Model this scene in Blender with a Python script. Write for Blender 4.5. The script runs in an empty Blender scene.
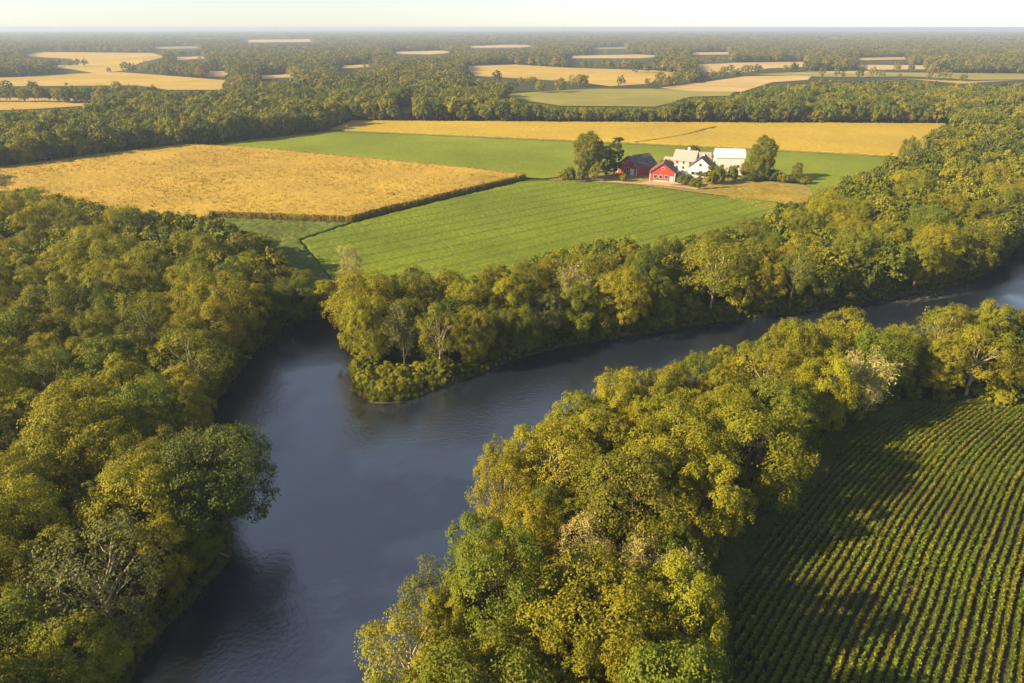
import bpy, math, random
import numpy as np
from mathutils import Vector

random.seed(11)
rng = np.random.default_rng(11)
C = bpy.context.scene.collection
F, PITCH, CAMH = 683.0, math.radians(24.7), 60.0
SUN_AZ = math.radians(-109.0)      # clockwise from +Y (the view direction): the sun stands to the left
SUN_EL = math.radians(27.0)

# ------------------------------------------------------------------ survey helpers (bearing <-> ground)
def G(px, py, z=0.0):
    x = (px - 512) / F; y = -(py - 341.5) / F
    dy = math.cos(PITCH) + y * math.sin(PITCH); dz = -math.sin(PITCH) + y * math.cos(PITCH)
    t = (z - CAMH) / dz
    return (x * t, dy * t)
def proj(X, Y, Z):
    X, Y, Z = np.asarray(X, float), np.asarray(Y, float), np.asarray(Z, float) - CAMH
    d = Y * math.cos(PITCH) - Z * math.sin(PITCH)
    v = Y * math.sin(PITCH) + Z * math.cos(PITCH)
    d = np.where(d < 1, 1, d)
    return 512 + F * X / d, 341.5 - F * v / d, d
def inpoly(x, y, poly):
    x, y = np.asarray(x, float), np.asarray(y, float)
    r = np.zeros(x.shape, bool); n = len(poly)
    for i in range(n):
        x1, y1 = poly[i]; x2, y2 = poly[(i + 1) % n]
        if y1 == y2: continue
        c = (y1 > y) != (y2 > y)
        r ^= c & (x < (x2 - x1) * (y - y1) / (y2 - y1) + x1)
    return r
def sdist(x, y, poly):
    """signed distance to a polygon, negative inside"""
    x, y = np.asarray(x, float), np.asarray(y, float)
    d = np.full(x.shape, 1e9); n = len(poly)
    for i in range(n):
        ax, ay = poly[i]; bx, by = poly[(i + 1) % n]
        ex, ey = bx - ax, by - ay; L = ex * ex + ey * ey + 1e-9
        t = np.clip(((x - ax) * ex + (y - ay) * ey) / L, 0, 1)
        d = np.minimum(d, np.hypot(x - ax - t * ex, y - ay - t * ey))
    return np.where(inpoly(x, y, poly), -d, d)
def smooth(pts, n=2, closed=True):
    for _ in range(n):
        q = []
        for i in range(len(pts) if closed else len(pts) - 1):
            a, b = pts[i], pts[(i + 1) % len(pts)]
            q += [(a[0]*.75 + b[0]*.25, a[1]*.75 + b[1]*.25), (a[0]*.25 + b[0]*.75, a[1]*.25 + b[1]*.75)]
        pts = q
    return pts
def gp(pts): return [G(*p) for p in pts]

# ------------------------------------------------------------------ object helpers
def tag(o, label=None, cat=None, group=None, kind=None):
    if label: o['label'] = label
    if cat: o['category'] = cat
    if group: o['group'] = group
    if kind: o['kind'] = kind
    return o
def link(o, parent=None):
    C.objects.link(o)
    if parent: o.parent = parent
    return o
def mesh_np(name, V, faces_list, mats, mat_idx=None, attrs=None, smooth_sh=False):
    """V (n,3); faces_list = list of (k,m) int arrays (all faces of m corners)"""
    me = bpy.data.meshes.new(name)
    V = np.asarray(V, np.float32)
    me.vertices.add(len(V)); me.vertices.foreach_set('co', V.ravel())
    loops = np.concatenate([np.asarray(f, np.int32).ravel() for f in faces_list])
    tot = np.concatenate([np.full(len(f), np.asarray(f).shape[1], np.int32) for f in faces_list])
    start = np.concatenate([[0], np.cumsum(tot)[:-1]]).astype(np.int32)
    me.loops.add(len(loops)); me.loops.foreach_set('vertex_index', loops)
    me.polygons.add(len(tot)); me.polygons.foreach_set('loop_start', start)
    try: me.polygons.foreach_set('loop_total', tot)
    except Exception: pass
    for m in mats: me.materials.append(m)
    if mat_idx is not None: me.polygons.foreach_set('material_index', np.asarray(mat_idx, np.int32))
    if smooth_sh: me.polygons.foreach_set('use_smooth', np.ones(len(tot), bool))
    for k, (dom, arr) in (attrs or {}).items():
        a = me.attributes.new(k, 'FLOAT', dom); a.data.foreach_set('value', np.asarray(arr, np.float32))
    me.update(calc_edges=True); me.validate()
    return me
def empty(name, loc, rz=0.0, sc=(1, 1, 1)):
    o = bpy.data.objects.new(name, None); o.empty_display_size = 0.3
    o.location = loc; o.rotation_euler = (0, 0, rz); o.scale = sc
    return link(o)

# ------------------------------------------------------------------ materials
def new_mat(name):
    m = bpy.data.materials.new(name); m.use_nodes = True
    nt = m.node_tree; nt.nodes.clear()
    out = nt.nodes.new('ShaderNodeOutputMaterial')
    return m, nt, out
def N(nt, t, **kw):
    n = nt.nodes.new(t)
    for k, v in kw.items():
        if k.startswith('i_'): n.inputs[k[2:].replace('_', ' ')].default_value = v
        else: setattr(n, k, v)
    return n
def rgba(c): return (c[0], c[1], c[2], 1)
def noise(nt, scale, detail=4, rough=.6, vec=None, dim='3D'):
    n = N(nt, 'ShaderNodeTexNoise'); n.inputs['Scale'].default_value = scale
    n.inputs['Detail'].default_value = detail; n.inputs['Roughness'].default_value = rough
    if vec: nt.links.new(vec, n.inputs['Vector'])
    return n
def ramp(nt, src, stops):
    r = N(nt, 'ShaderNodeValToRGB'); e = r.color_ramp.elements
    while len(e) < len(stops): e.new(0.5)
    for i, (p, c) in enumerate(stops): e[i].position = p; e[i].color = rgba(c)
    nt.links.new(src, r.inputs['Fac']); return r
def mixc(nt, fac, a, b, mode='MIX'):
    m = N(nt, 'ShaderNodeMix', data_type='RGBA', blend_type=mode)
    for s, v in ((0, fac), (6, a), (7, b)):
        if hasattr(v, 'is_output'): nt.links.new(v, m.inputs[s])
        elif s == 0: m.inputs[0].default_value = v
        else: m.inputs[s].default_value = rgba(v)
    return m.outputs[2]
def geo_pos(nt): return N(nt, 'ShaderNodeNewGeometry').outputs['Position']

def leaf_mat(name, palette=None, trans=0.33):
    m, nt, out = new_mat(name)
    oi = N(nt, 'ShaderNodeObjectInfo')
    if palette: base = ramp(nt, oi.outputs['Random'], palette).outputs['Color']
    else: base = oi.outputs['Color']
    at = N(nt, 'ShaderNodeAttribute', attribute_name='clump')
    v = N(nt, 'ShaderNodeMapRange'); v.inputs['To Min'].default_value = .70; v.inputs['To Max'].default_value = 1.32
    nt.links.new(at.outputs['Fac'], v.inputs['Value'])
    hs = N(nt, 'ShaderNodeHueSaturation'); nt.links.new(base, hs.inputs['Color']); nt.links.new(v.outputs[0], hs.inputs['Value'])
    h = N(nt, 'ShaderNodeMapRange'); h.inputs['To Min'].default_value = .515; h.inputs['To Max'].default_value = .485
    nt.links.new(at.outputs['Fac'], h.inputs['Value']); nt.links.new(h.outputs[0], hs.inputs['Hue'])
    p = N(nt, 'ShaderNodeBsdfPrincipled', i_Roughness=.62); p.inputs['Specular IOR Level'].default_value = .25
    t = N(nt, 'ShaderNodeBsdfTranslucent')
    tc = mixc(nt, 1.0, hs.outputs['Color'], (1.15, 1.15, .5), 'MULTIPLY')
    nt.links.new(hs.outputs['Color'], p.inputs['Base Color']); nt.links.new(tc, t.inputs['Color'])
    mx = N(nt, 'ShaderNodeMixShader'); mx.inputs[0].default_value = trans
    nt.links.new(p.outputs[0], mx.inputs[1]); nt.links.new(t.outputs[0], mx.inputs[2]); nt.links.new(mx.outputs[0], out.inputs[0])
    return m
def plain(name, c1, c2=None, scale=3.0, rough=.8, bump=0.0, spec=.3, stretch=None):
    m, nt, out = new_mat(name)
    p = N(nt, 'ShaderNodeBsdfPrincipled', i_Roughness=rough); p.inputs['Specular IOR Level'].default_value = spec
    tc = N(nt, 'ShaderNodeTexCoord').outputs['Object']
    if stretch:
        mp = N(nt, 'ShaderNodeMapping'); mp.inputs['Scale'].default_value = stretch; nt.links.new(tc, mp.inputs[0]); tc = mp.outputs[0]
    n = noise(nt, scale, 5, .65, tc)
    r = ramp(nt, n.outputs['Fac'], [(.3, c1), (.7, c2 or c1)])
    nt.links.new(r.outputs['Color'], p.inputs['Base Color'])
    if bump:
        b = N(nt, 'ShaderNodeBump', i_Strength=bump); nt.links.new(n.outputs['Fac'], b.inputs['Height']); nt.links.new(b.outputs[0], p.inputs['Normal'])
    nt.links.new(p.outputs[0], out.inputs[0]); return m

TINT = {
    'golden yellow': (0.238, 0.222, 0.008), 'yellow-green': (0.195, 0.200, 0.008), 'mid green': (0.125, 0.155, 0.010),
    'dark green': (0.072, 0.095, 0.012), 'olive': (0.148, 0.156, 0.010), 'grey-green': (0.120, 0.132, 0.038), 'pale straw': (0.36, 0.33, 0.12),
}
M = {}
M['leaf'] = leaf_mat('foliage')
M['wood_leaf'] = leaf_mat('woodland_foliage', [(0.0, TINT['dark green']), (.3, TINT['mid green']), (.55, TINT['olive']), (.75, TINT['yellow-green']), (1.0, TINT['golden yellow'])])
M['far_leaf'] = leaf_mat('far_foliage', [(0.0, (.06, .085, .014)), (.4, (.12, .135, .015)), (.75, (.19, .175, .016)), (1.0, (.26, .215, .02))], .35)
M['bark'] = plain('bark', (.07, .055, .04), (.16, .13, .10), 4, .9, .4)
M['pale_bark'] = plain('pale_bark', (.30, .26, .17), (.42, .37, .25), 5, .85, .3)
M['grass_blade'] = leaf_mat('grass_blades', [(0, (.12, .18, .016)), (.5, (.17, .205, .02)), (1, (.23, .21, .035))], .3)

def ground_mat():
    m, nt, out = new_mat('forest_floor'); pos = geo_pos(nt)
    p = N(nt, 'ShaderNodeBsdfPrincipled', i_Roughness=.95); p.inputs['Specular IOR Level'].default_value = .1
    a = noise(nt, .12, 6, .65, pos); b = noise(nt, 1.6, 5, .7, pos); c = noise(nt, .0011, 5, .55, pos)
    r1 = ramp(nt, a.outputs['Fac'], [(.3, (.022, .030, .010)), (.55, (.042, .052, .013)), (.75, (.062, .056, .022))]).outputs['Color']
    r2 = ramp(nt, b.outputs['Fac'], [(.25, (.55, .55, .5)), (.75, (1.35, 1.3, 1.1))]).outputs['Color']
    near = mixc(nt, 1.0, r1, r2, 'MULTIPLY')
    # patches of cleared land far out among the woods
    far = ramp(nt, c.outputs['Fac'], [(.58, (.045, .056, .018)), (.60, (.22, .16, .06))]).outputs['Color']
    ln = N(nt, 'ShaderNodeVectorMath', operation='LENGTH'); nt.links.new(pos, ln.inputs[0])
    mr = N(nt, 'ShaderNodeMapRange'); mr.inputs['From Min'].default_value = 5000; mr.inputs['From Max'].default_value = 5600
    nt.links.new(ln.outputs['Value'], mr.inputs['Value'])
    sz = N(nt, 'ShaderNodeSeparateXYZ'); nt.links.new(pos, sz.inputs[0])
    mz = N(nt, 'ShaderNodeMapRange'); mz.inputs['From Min'].default_value = -.15; mz.inputs['From Max'].default_value = -.45; nt.links.new(sz.outputs['Z'], mz.inputs['Value'])
    mud = mixc(nt, 1.0, (.075, .062, .034), r2, 'MULTIPLY')
    near = mixc(nt, mz.outputs[0], near, mud)
    col = mixc(nt, mr.outputs[0], near, far)
    nt.links.new(col, p.inputs['Base Color'])
    bp = N(nt, 'ShaderNodeBump', i_Strength=.6, i_Distance=.3); nt.links.new(b.outputs['Fac'], bp.inputs['Height']); nt.links.new(bp.outputs[0], p.inputs['Normal'])
    nt.links.new(p.outputs[0], out.inputs[0]); return m
M['ground'] = ground_mat()

def crop_mat(name, stops, fine=2.2, big=.03, tone=(.8, 1.2), line=None):
    """noise-coloured standing crop; line=(angle, period, colour): drilled tramlines seen as stripes of another growth"""
    m, nt, out = new_mat(name); pos = geo_pos(nt)
    p = N(nt, 'ShaderNodeBsdfPrincipled', i_Roughness=.85); p.inputs['Specular IOR Level'].default_value = .15
    a = noise(nt, fine, 3, .7, pos); b = noise(nt, big, 5, .6, pos)
    r = ramp(nt, a.outputs['Fac'], stops).outputs['Color']
    k = ramp(nt, b.outputs['Fac'], [(.3, (tone[0],) * 3), (.7, (tone[1], tone[1] * .98, tone[1] * .9))]).outputs['Color']
    col = mixc(nt, 1.0, r, k, 'MULTIPLY')
    if line:
        ang, per, lc, amt = line
        mp = N(nt, 'ShaderNodeMapping', vector_type='POINT'); mp.inputs['Rotation'].default_value = (0, 0, -ang)
        nt.links.new(pos, mp.inputs[0])
        w = N(nt, 'ShaderNodeTexWave', bands_direction='Y', wave_profile='SIN'); w.inputs['Scale'].default_value = 6.2832 / per / 20 * 1.0
        w.inputs['Distortion'].default_value = .6; w.inputs['Detail'].default_value = 1; w.inputs['Detail Scale'].default_value = .4
        nt.links.new(mp.outputs[0], w.inputs['Vector'])
        f = ramp(nt, w.outputs['Fac'], [(.80, (0, 0, 0)), (.97, (amt,) * 3)]).outputs['Color']
        sx = N(nt, 'ShaderNodeRGBToBW'); nt.links.new(f, sx.inputs[0])
        col = mixc(nt, sx.outputs[0], col, lc)
    nt.links.new(col, p.inputs['Base Color'])
    bp = N(nt, 'ShaderNodeBump', i_Strength=.7, i_Distance=.4); nt.links.new(a.outputs['Fac'], bp.inputs['Height']); nt.links.new(bp.outputs[0], p.inputs['Normal'])
    nt.links.new(p.outputs[0], out.inputs[0]); return m

def water_mat():
    m, nt, out = new_mat('river_water'); pos = geo_pos(nt)
    p = N(nt, 'ShaderNodeBsdfPrincipled', i_Roughness=.06, i_IOR=2.9)
    p.inputs['Base Color'].default_value = (.010, .016, .034, 1)
    p.inputs['Specular IOR Level'].default_value = .5
    a = noise(nt, 1.5, 5, .68, pos); b = noise(nt, .07, 4, .6, pos); c = noise(nt, .25, 3, .5, pos)
    st = N(nt, 'ShaderNodeMapRange'); st.inputs['From Min'].default_value = .35; st.inputs['From Max'].default_value = .7
    st.inputs['To Min'].default_value = .03; st.inputs['To Max'].default_value = .46
    nt.links.new(b.outputs['Fac'], st.inputs['Value'])
    b1 = N(nt, 'ShaderNodeBump', i_Distance=.30); nt.links.new(a.outputs['Fac'], b1.inputs['Height']); nt.links.new(st.outputs[0], b1.inputs['Strength'])
    b2 = N(nt, 'ShaderNodeBump', i_Distance=.3, i_Strength=.08); nt.links.new(c.outputs['Fac'], b2.inputs['Height']); nt.links.new(b1.outputs[0], b2.inputs['Normal'])
    nt.links.new(b2.outputs[0], p.inputs['Normal'])
    (ax, ay), (bx, by) = G(868, 302), G(990, 280)      # the shallow riffle in the right-hand reach
    mp = N(nt, 'ShaderNodeMapping', vector_type='TEXTURE'); mp.inputs['Location'].default_value = ((ax + bx) / 2, (ay + by) / 2, -.8)
    mp.inputs['Rotation'].default_value = (0, 0, math.atan2(by - ay, bx - ax)); mp.inputs['Scale'].default_value = (math.hypot(bx - ax, by - ay) * .55, 5.0, 1)
    nt.links.new(pos, mp.inputs[0])
    ln = N(nt, 'ShaderNodeVectorMath', operation='LENGTH'); nt.links.new(mp.outputs[0], ln.inputs[0])
    wv = noise(nt, .35, 5, .7, pos)
    sb = N(nt, 'ShaderNodeMath', operation='SUBTRACT'); nt.links.new(wv.outputs['Fac'], sb.inputs[0]); nt.links.new(ln.outputs['Value'], sb.inputs[1])
    mk = N(nt, 'ShaderNodeMapRange'); mk.inputs['From Min'].default_value = -.35; mk.inputs['From Max'].default_value = .25; nt.links.new(sb.outputs[0], mk.inputs['Value'])
    fo = ramp(nt, a.outputs['Fac'], [(.42, (.012, .014, .016)), (.62, (.20, .20, .20))]).outputs['Color']
    nt.links.new(mixc(nt, mk.outputs[0], (.010, .016, .034), fo), p.inputs['Base Color'])
    rr = N(nt, 'ShaderNodeMapRange'); rr.inputs['To Min'].default_value = .03; rr.inputs['To Max'].default_value = .16
    nt.links.new(b.outputs['Fac'], rr.inputs['Value']); nt.links.new(rr.outputs[0], p.inputs['Roughness'])
    nt.links.new(p.outputs[0], out.inputs[0]); return m
M['water'] = water_mat()

# ------------------------------------------------------------------ the layout, surveyed from the photograph
NORTH = [(286,320),(318,316),(336,319),(344,335),(351,352),(350,372),(353,388),(368,400),(395,399),(430,388),(470,374),(500,361),(560,343),
         (640,332),(700,321),(760,314),(820,307),(890,296),(940,287),(978,276),(1004,258),(1019,243),(1060,222),(1110,205)]
LEFT = [(124,690),(129,665),(166,622),(200,585),(225,560),(236,540),(222,500),(206,440),(210,405),(216,395),(234,376),(256,345)]
NEAR_TOPS = [(1110,288),(1024,299),(1005,297),(960,305),(930,312),(905,318),(870,309),(845,311),(800,318),(770,322),(735,345),(700,350),
             (650,358),(610,366),(575,385),(560,398),(530,405),(500,440),(480,455),(465,490),(450,520),(440,545),(438,570),(410,575),(398,600),
             (372,622),(366,650),(372,690)]
WATER_VIS = NORTH + NEAR_TOPS + [(124,690),(129,665),(137,649),(166,624),(187,603),(218,574),(220,553),(249,537),(269,516),(292,478),(285,440),
             (262,424),(240,424),(206,424),(216,400),(234,378),(256,345)]
near_bank = [(x + 2.0, y - 1.0) for x, y in gp([(px, py, 8.0) for px, py in NEAR_TOPS[13:]])]
near_bank_far = [(x, y + 6.0) for x, y in gp([(px, py, 14.0) for px, py in NEAR_TOPS[:13]])]
RIVER = gp(NORTH) + near_bank_far + near_bank + [(-14, 25), (-16, -30), (-62, -30), (-45, 25)] + gp(LEFT)
RIVER = smooth(RIVER, 2)

CROP_VIS = [(752,700),(742,650),(735,610),(722,560),(745,530),(780,490),(810,465),(850,432),(872,412),(900,402),(930,403),(1060,404),(1060,700)]
CROPF = [(19, 36), (23, 50), (26.0, 60.0), (32.2, 68.5), (44.0, 81.1), (53.3, 91.0), (62.1, 97.6), (70.8, 103.0), (86, 102.5), (120, 102), (150, 96), (150, 20), (12, 20)]
VERGE = [(x - 3.5, y + 3.0) if i < 8 else (x, y + 2.2) for i, (x, y) in enumerate(CROPF)]

CORN = gp([(-40,178),(0,172.5),(95,159),(185,148.5),(250,151),(330,158.5),(430,168.5),(525,179),(440,199.5),(352,222),(280,219.5),(212,217.5),
           (200,214,8),(130,207,11),(70,193,11),(30,187,11),(-60,186,11)])
SOY = gp([(527,181.5),(562,181),(640,186),(700,194),(778,203),(785,206,9),(740,222,11),(700,232,11),(650,236,11),(600,236,11),(560,243,11),
          (520,259,11),(480,263,11),(440,269,11),(400,263,11),(370,262,11),(345,259,11),(302,241),(354,224),(440,202)])
STRIP = gp([(214,218.5),(280,221),(350,223.6),(300,240.5),(343,259,11),(290,250,11),(240,236,9),(215,222,6)])
GREEN = gp([(192,147.6),(250,140.5),(328,131.6),(450,137),(600,143.5),(760,151),(892,158),(905,158,10),(880,166,10),(855,177,10),(830,186,10),(806,183),(775,181),(745,178),(700,168),
            (640,168),(600,172),(569,176),(545,179),(527,178.6),(430,167.6),(330,157.6),(250,150)])
WHEAT = gp([(330,130.8),(352,121.5),(500,122.5),(700,123.5),(946,124.5),(955,126,8),(935,137,9),(912,151,9),(893,157.2),(760,150.2),(600,142.7),(450,136.2)])
YARD = gp([(545,180),(569,177),(600,173),(640,169),(700,169),(745,179),(775,182),(812,186),(818,187,9),(805,201,9),(785,206,9),(778,202),(700,193),(640,185),(562,180.3)])
STUB = gp([(712,192),(735,189),(775,184),(812,187.5,4),(800,201,7),(780,204,4)])
MAINLAND_VIS = [(-60,178),(0,171),(95,157),(190,145),(330,128),(351,120),(500,121),(700,122),(948,123),(928,135),(903,150),(888,160),(850,176),(828,186),
            (800,202),(782,206),(740,222),(700,232),(650,236),(600,236),(560,243),(520,259),(480,263),(440,269),(400,263),(370,262),(345,259),(300,247),(245,229),
            (213,213),(200,213),(130,207),(70,193),(30,187),(-60,187)]
FAR_FIELDS = [  # outlines with a crop kind
    ('golden', [(-60,99),(0,98),(99,98.8),(86,106),(40,109),(0,110.5),(-60,112)]),
    ('golden', [(-60,78.5),(0,77.5),(60,74.5),(119,72.3),(170,76),(226,80.5),(222,85),(223,90),(168,90),(137,85.5),(0,86.5),(-60,87)]),
    ('golden', [(22,56),(36,52),(90,52.4),(152,53),(165,57),(140,63),(124,70.5),(98,74),(75,70),(45,66),(78,65),(72,59)]),
    ('straw', [(168,57.5),(205,56),(206,58.5),(178,60)]),
    ('straw', [(205,71),(231,71.5),(224,77),(206,77)]),
    ('straw', [(252,76),(292,73.5),(290,77.5),(262,79)]),
    ('green', [(398,102),(414,103),(412,113),(404,114)]),
    ('golden', [(464,66),(512,64.5),(570,68),(655,70.5),(690,74),(655,80),(650,84),(610,86.5),(575,82),(475,76)]),
    ('green', [(500,95),(560,90.5),(600,89),(650,89),(735,91),(730,96),(690,97),(672,103),(655,107),(560,106),(520,100)]),
    ('straw', [(660,88),(700,83),(745,76.5),(812,75.5),(808,80),(772,82.5),(742,92),(690,91.5)]),
    ('straw', [(696,65),(740,62.5),(807,61.8),(806,67),(768,68.5),(742,73),(696,72)]),
    ('straw', [(857,65),(925,65.5),(927,69.5),(868,70)]),
    ('green', [(752,74.5),(815,71.5),(880,72.5),(1060,74),(1060,79.5),(975,80),(905,76.5),(840,77.5)]),
    ('straw', [(240,40),(316,39),(316,41.8),(248,42.4)]),
    ('straw', [(690,52.5),(728,52),(730,54.5),(692,55)]),
    ('straw', [(815,71.5),(860,71),(885,72),(840,74)]), ('golden', [(905,79),(975,81.5),(1015,80.5),(960,84)]),
    ('straw', [(385,52),(442,50.6),(456,52.6),(430,54.6),(398,54)]), ('straw', [(560,56),(640,54.5),(668,56),(640,58.5),(575,58.5)]),
    ('golden', [(850,58),(905,57),(912,59.5),(858,60.5)]), ('green', [(150,47),(196,46),(200,48.4),(156,49)]),
    ('straw', [(462,46.4),(505,44.6),(540,45.4),(520,47.6),(474,48)]), ('golden', [(330,66),(372,64),(380,66.5),(340,69)]),
    ('green', [(590,47.6),(626,47),(628,49),(594,49.4)]),
]
OPEN_VIS = [WATER_VIS, CROP_VIS, MAINLAND_VIS] + [p for _, p in FAR_FIELDS]

# ------------------------------------------------------------------ ground sheet with the river bed pressed into it
def build_ground():
    xs = np.arange(-320, 322, 2.0); ys = np.arange(-40, 462, 2.0)
    X, Y = np.meshgrid(xs, ys); sd = sdist(X, Y, RIVER)
    wob = .35 * np.sin(X * .9 + 1.3 * np.sin(Y * .5)) + .3 * np.sin(Y * 1.1 + X * .37)
    Z = np.clip((sd + wob * .8) * .55 - .75, -3.0, 0.0)
    nx, ny = len(xs), len(ys)
    V = np.stack([X.ravel(), Y.ravel(), Z.ravel()], 1)
    i = np.arange(nx * ny).reshape(ny, nx)
    q = np.stack([i[:-1, :-1], i[:-1, 1:], i[1:, 1:], i[1:, :-1]], -1).reshape(-1, 4)
    B = 60000.0
    x0, x1, y0, y1 = xs[0], xs[-1], ys[0], ys[-1]
    b = len(V)
    O = np.array([[-B, -3000, 0], [B, -3000, 0], [B, B, 0], [-B, B, 0], [x0, y0, 0], [x1, y0, 0], [x1, y1, 0], [x0, y1, 0]])
    V = np.concatenate([V, O])
    ring = np.array([[0, 1, 5, 4], [1, 2, 6, 5], [2, 3, 7, 6], [3, 0, 4, 7]]) + b
    me = mesh_np('ground', V, [q, ring], [M['ground']], smooth_sh=True)
    tag(link(bpy.data.objects.new('ground', me)), kind='structure')
build_ground()
wx = [p[0] for p in RIVER]
me = mesh_np('river_water', [(-300, -40, -.8), (320, -40, -.8), (320, 330, -.8), (-300, 330, -.8)], [np.array([[0, 1, 2, 3]])], [M['water']])
tag(link(bpy.data.objects.new('river_water', me)), kind='structure')

# ------------------------------------------------------------------ fields
def field(name, poly, cell, ang, mat, hgt, amp, rowamp=0.0, rowper=4, seed=1, z0=.02, kind='structure', label=None, cat=None, edge=None):
    r = np.random.default_rng(seed)
    P = np.array(poly); ca, sa = math.cos(ang), math.sin(ang)
    U = P[:, 0] * ca + P[:, 1] * sa; W = -P[:, 0] * sa + P[:, 1] * ca
    us = np.arange(U.min() - cell, U.max() + cell, cell); ws = np.arange(W.min() - cell, W.max() + cell, cell)
    A, Bm = np.meshgrid(us, ws)
    X, Y = A * ca - Bm * sa, A * sa + Bm * ca
    cx = X[:-1, :-1] + (cell / 2) * (ca - sa); cy = Y[:-1, :-1] + (cell / 2) * (sa + ca)
    keep = inpoly(cx, cy, poly)
    ny, nx = A.shape
    rowi = np.arange(ny)[:, None]
    lowf = np.sin(X * .07 + 1.7 * np.sin(Y * .05)) * np.sin(Y * .06 + X * .02)
    Z = z0 + hgt * (1 + .12 * lowf) + amp * r.standard_normal(A.shape).clip(-1.8, 1.8)
    if rowamp: Z = Z + rowamp * np.where(rowi % rowper < rowper // 2, 1, -1)
    X = X + r.uniform(-.25, .25, A.shape) * cell; Y = Y + r.uniform(-.25, .25, A.shape) * cell
    i = np.arange(nx * ny).reshape(ny, nx)
    q = np.stack([i[:-1, :-1], i[:-1, 1:], i[1:, 1:], i[1:, :-1]], -1)
    cnt = np.zeros(nx * ny, int); np.add.at(cnt, q[keep].ravel(), 1)
    bd = np.where((cnt > 0) & (cnt < 4))[0]
    X, Y = X.copy(), Y.copy(); fx, fy = X.ravel(), Y.ravel()
    bx, by = fx[bd], fy[bd]; best = np.full(len(bd), 1e9); nxp, nyp = bx.copy(), by.copy()
    for e in range(len(poly)):
        ax, ay = poly[e]; cx_, cy_ = poly[(e + 1) % len(poly)]; ex, ey = cx_ - ax, cy_ - ay
        t = np.clip(((bx - ax) * ex + (by - ay) * ey) / (ex * ex + ey * ey + 1e-9), 0, 1)
        qx, qy = ax + t * ex, ay + t * ey; d = np.hypot(bx - qx, by - qy); w_ = d < best
        best[w_] = d[w_]; nxp[w_] = qx[w_]; nyp[w_] = qy[w_]
    jt = r.uniform(-.12, .12, (2, len(bd)))
    fx[bd] = nxp + jt[0]; fy[bd] = nyp + jt[1]
    X, Y = fx.reshape(A.shape), fy.reshape(A.shape)
    V = np.stack([X.ravel(), Y.ravel(), np.maximum(Z, z0 + .01).ravel()], 1)
    top = q[keep]
    faces = [top]
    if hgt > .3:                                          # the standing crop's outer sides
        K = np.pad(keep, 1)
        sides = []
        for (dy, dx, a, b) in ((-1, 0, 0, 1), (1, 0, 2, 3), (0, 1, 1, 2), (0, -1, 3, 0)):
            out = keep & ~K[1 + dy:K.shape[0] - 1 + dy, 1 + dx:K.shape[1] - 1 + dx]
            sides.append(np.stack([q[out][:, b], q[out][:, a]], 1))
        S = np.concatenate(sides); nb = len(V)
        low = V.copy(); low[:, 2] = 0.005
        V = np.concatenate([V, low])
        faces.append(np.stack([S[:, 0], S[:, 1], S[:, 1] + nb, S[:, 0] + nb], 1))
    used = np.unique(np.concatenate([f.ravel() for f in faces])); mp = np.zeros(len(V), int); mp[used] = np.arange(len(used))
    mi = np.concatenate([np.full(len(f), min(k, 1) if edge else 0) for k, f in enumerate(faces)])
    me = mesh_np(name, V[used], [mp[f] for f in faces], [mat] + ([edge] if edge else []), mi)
    return tag(link(bpy.data.objects.new(name, me)), label, cat, None, kind)

M['corn'] = crop_mat('ripe_corn', [(.25, (.27, .19, .032)), (.5, (.36, .25, .048)), (.78, (.43, .31, .08))], 1.6, .03, (.8, 1.15))
M['soy'] = crop_mat('green_crop', [(.25, (.082, .125, .008)), (.55, (.125, .172, .009)), (.8, (.18, .20, .014))], 1.3, .022, (.75, 1.25), (math.radians(37), 7.5, (.06, .09, .012), .55))
M['green'] = crop_mat('grass_crop', [(.25, (.095, .142, .008)), (.55, (.140, .182, .010)), (.8, (.20, .208, .018))], .8, .016, (.72, 1.25))
M['wheat'] = crop_mat('ripe_wheat', [(.25, (.27, .20, .022)), (.55, (.345, .255, .032)), (.8, (.40, .30, .055))], .6, .014, (.85, 1.14))
M['strip'] = crop_mat('rough_grass', [(.25, (.05, .075, .015)), (.55, (.085, .115, .02)), (.8, (.13, .13, .03))], .8, .06, (.7, 1.3))
M['yard'] = crop_mat('farmyard_grass', [(.25, (.13, .13, .03)), (.55, (.22, .17, .05)), (.8, (.34, .26, .11))], .35, .07, (.8, 1.25))
M['stub'] = crop_mat('dry_grass', [(.25, (.17, .14, .02)), (.55, (.26, .20, .03)), (.8, (.36, .26, .05))], .7, .06, (.7, 1.2))
M['dirt'] = plain('dirt_track', (.30, .22, .13), (.42, .32, .20), 1.2, .95)
M['fgolden'] = crop_mat('distant_ripe_crop', [(.25, (.30, .21, .04)), (.55, (.36, .26, .055)), (.8, (.43, .31, .08))], .03, .006, (.8, 1.15))
M['fstraw'] = crop_mat('distant_stubble', [(.25, (.33, .24, .10)), (.55, (.39, .29, .13)), (.8, (.46, .34, .16))], .03, .006, (.8, 1.15))
M['fgreen'] = crop_mat('distant_green_crop', [(.25, (.16, .17, .03)), (.55, (.20, .19, .04)), (.8, (.30, .24, .06))], .03, .006, (.75, 1.2))

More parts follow.
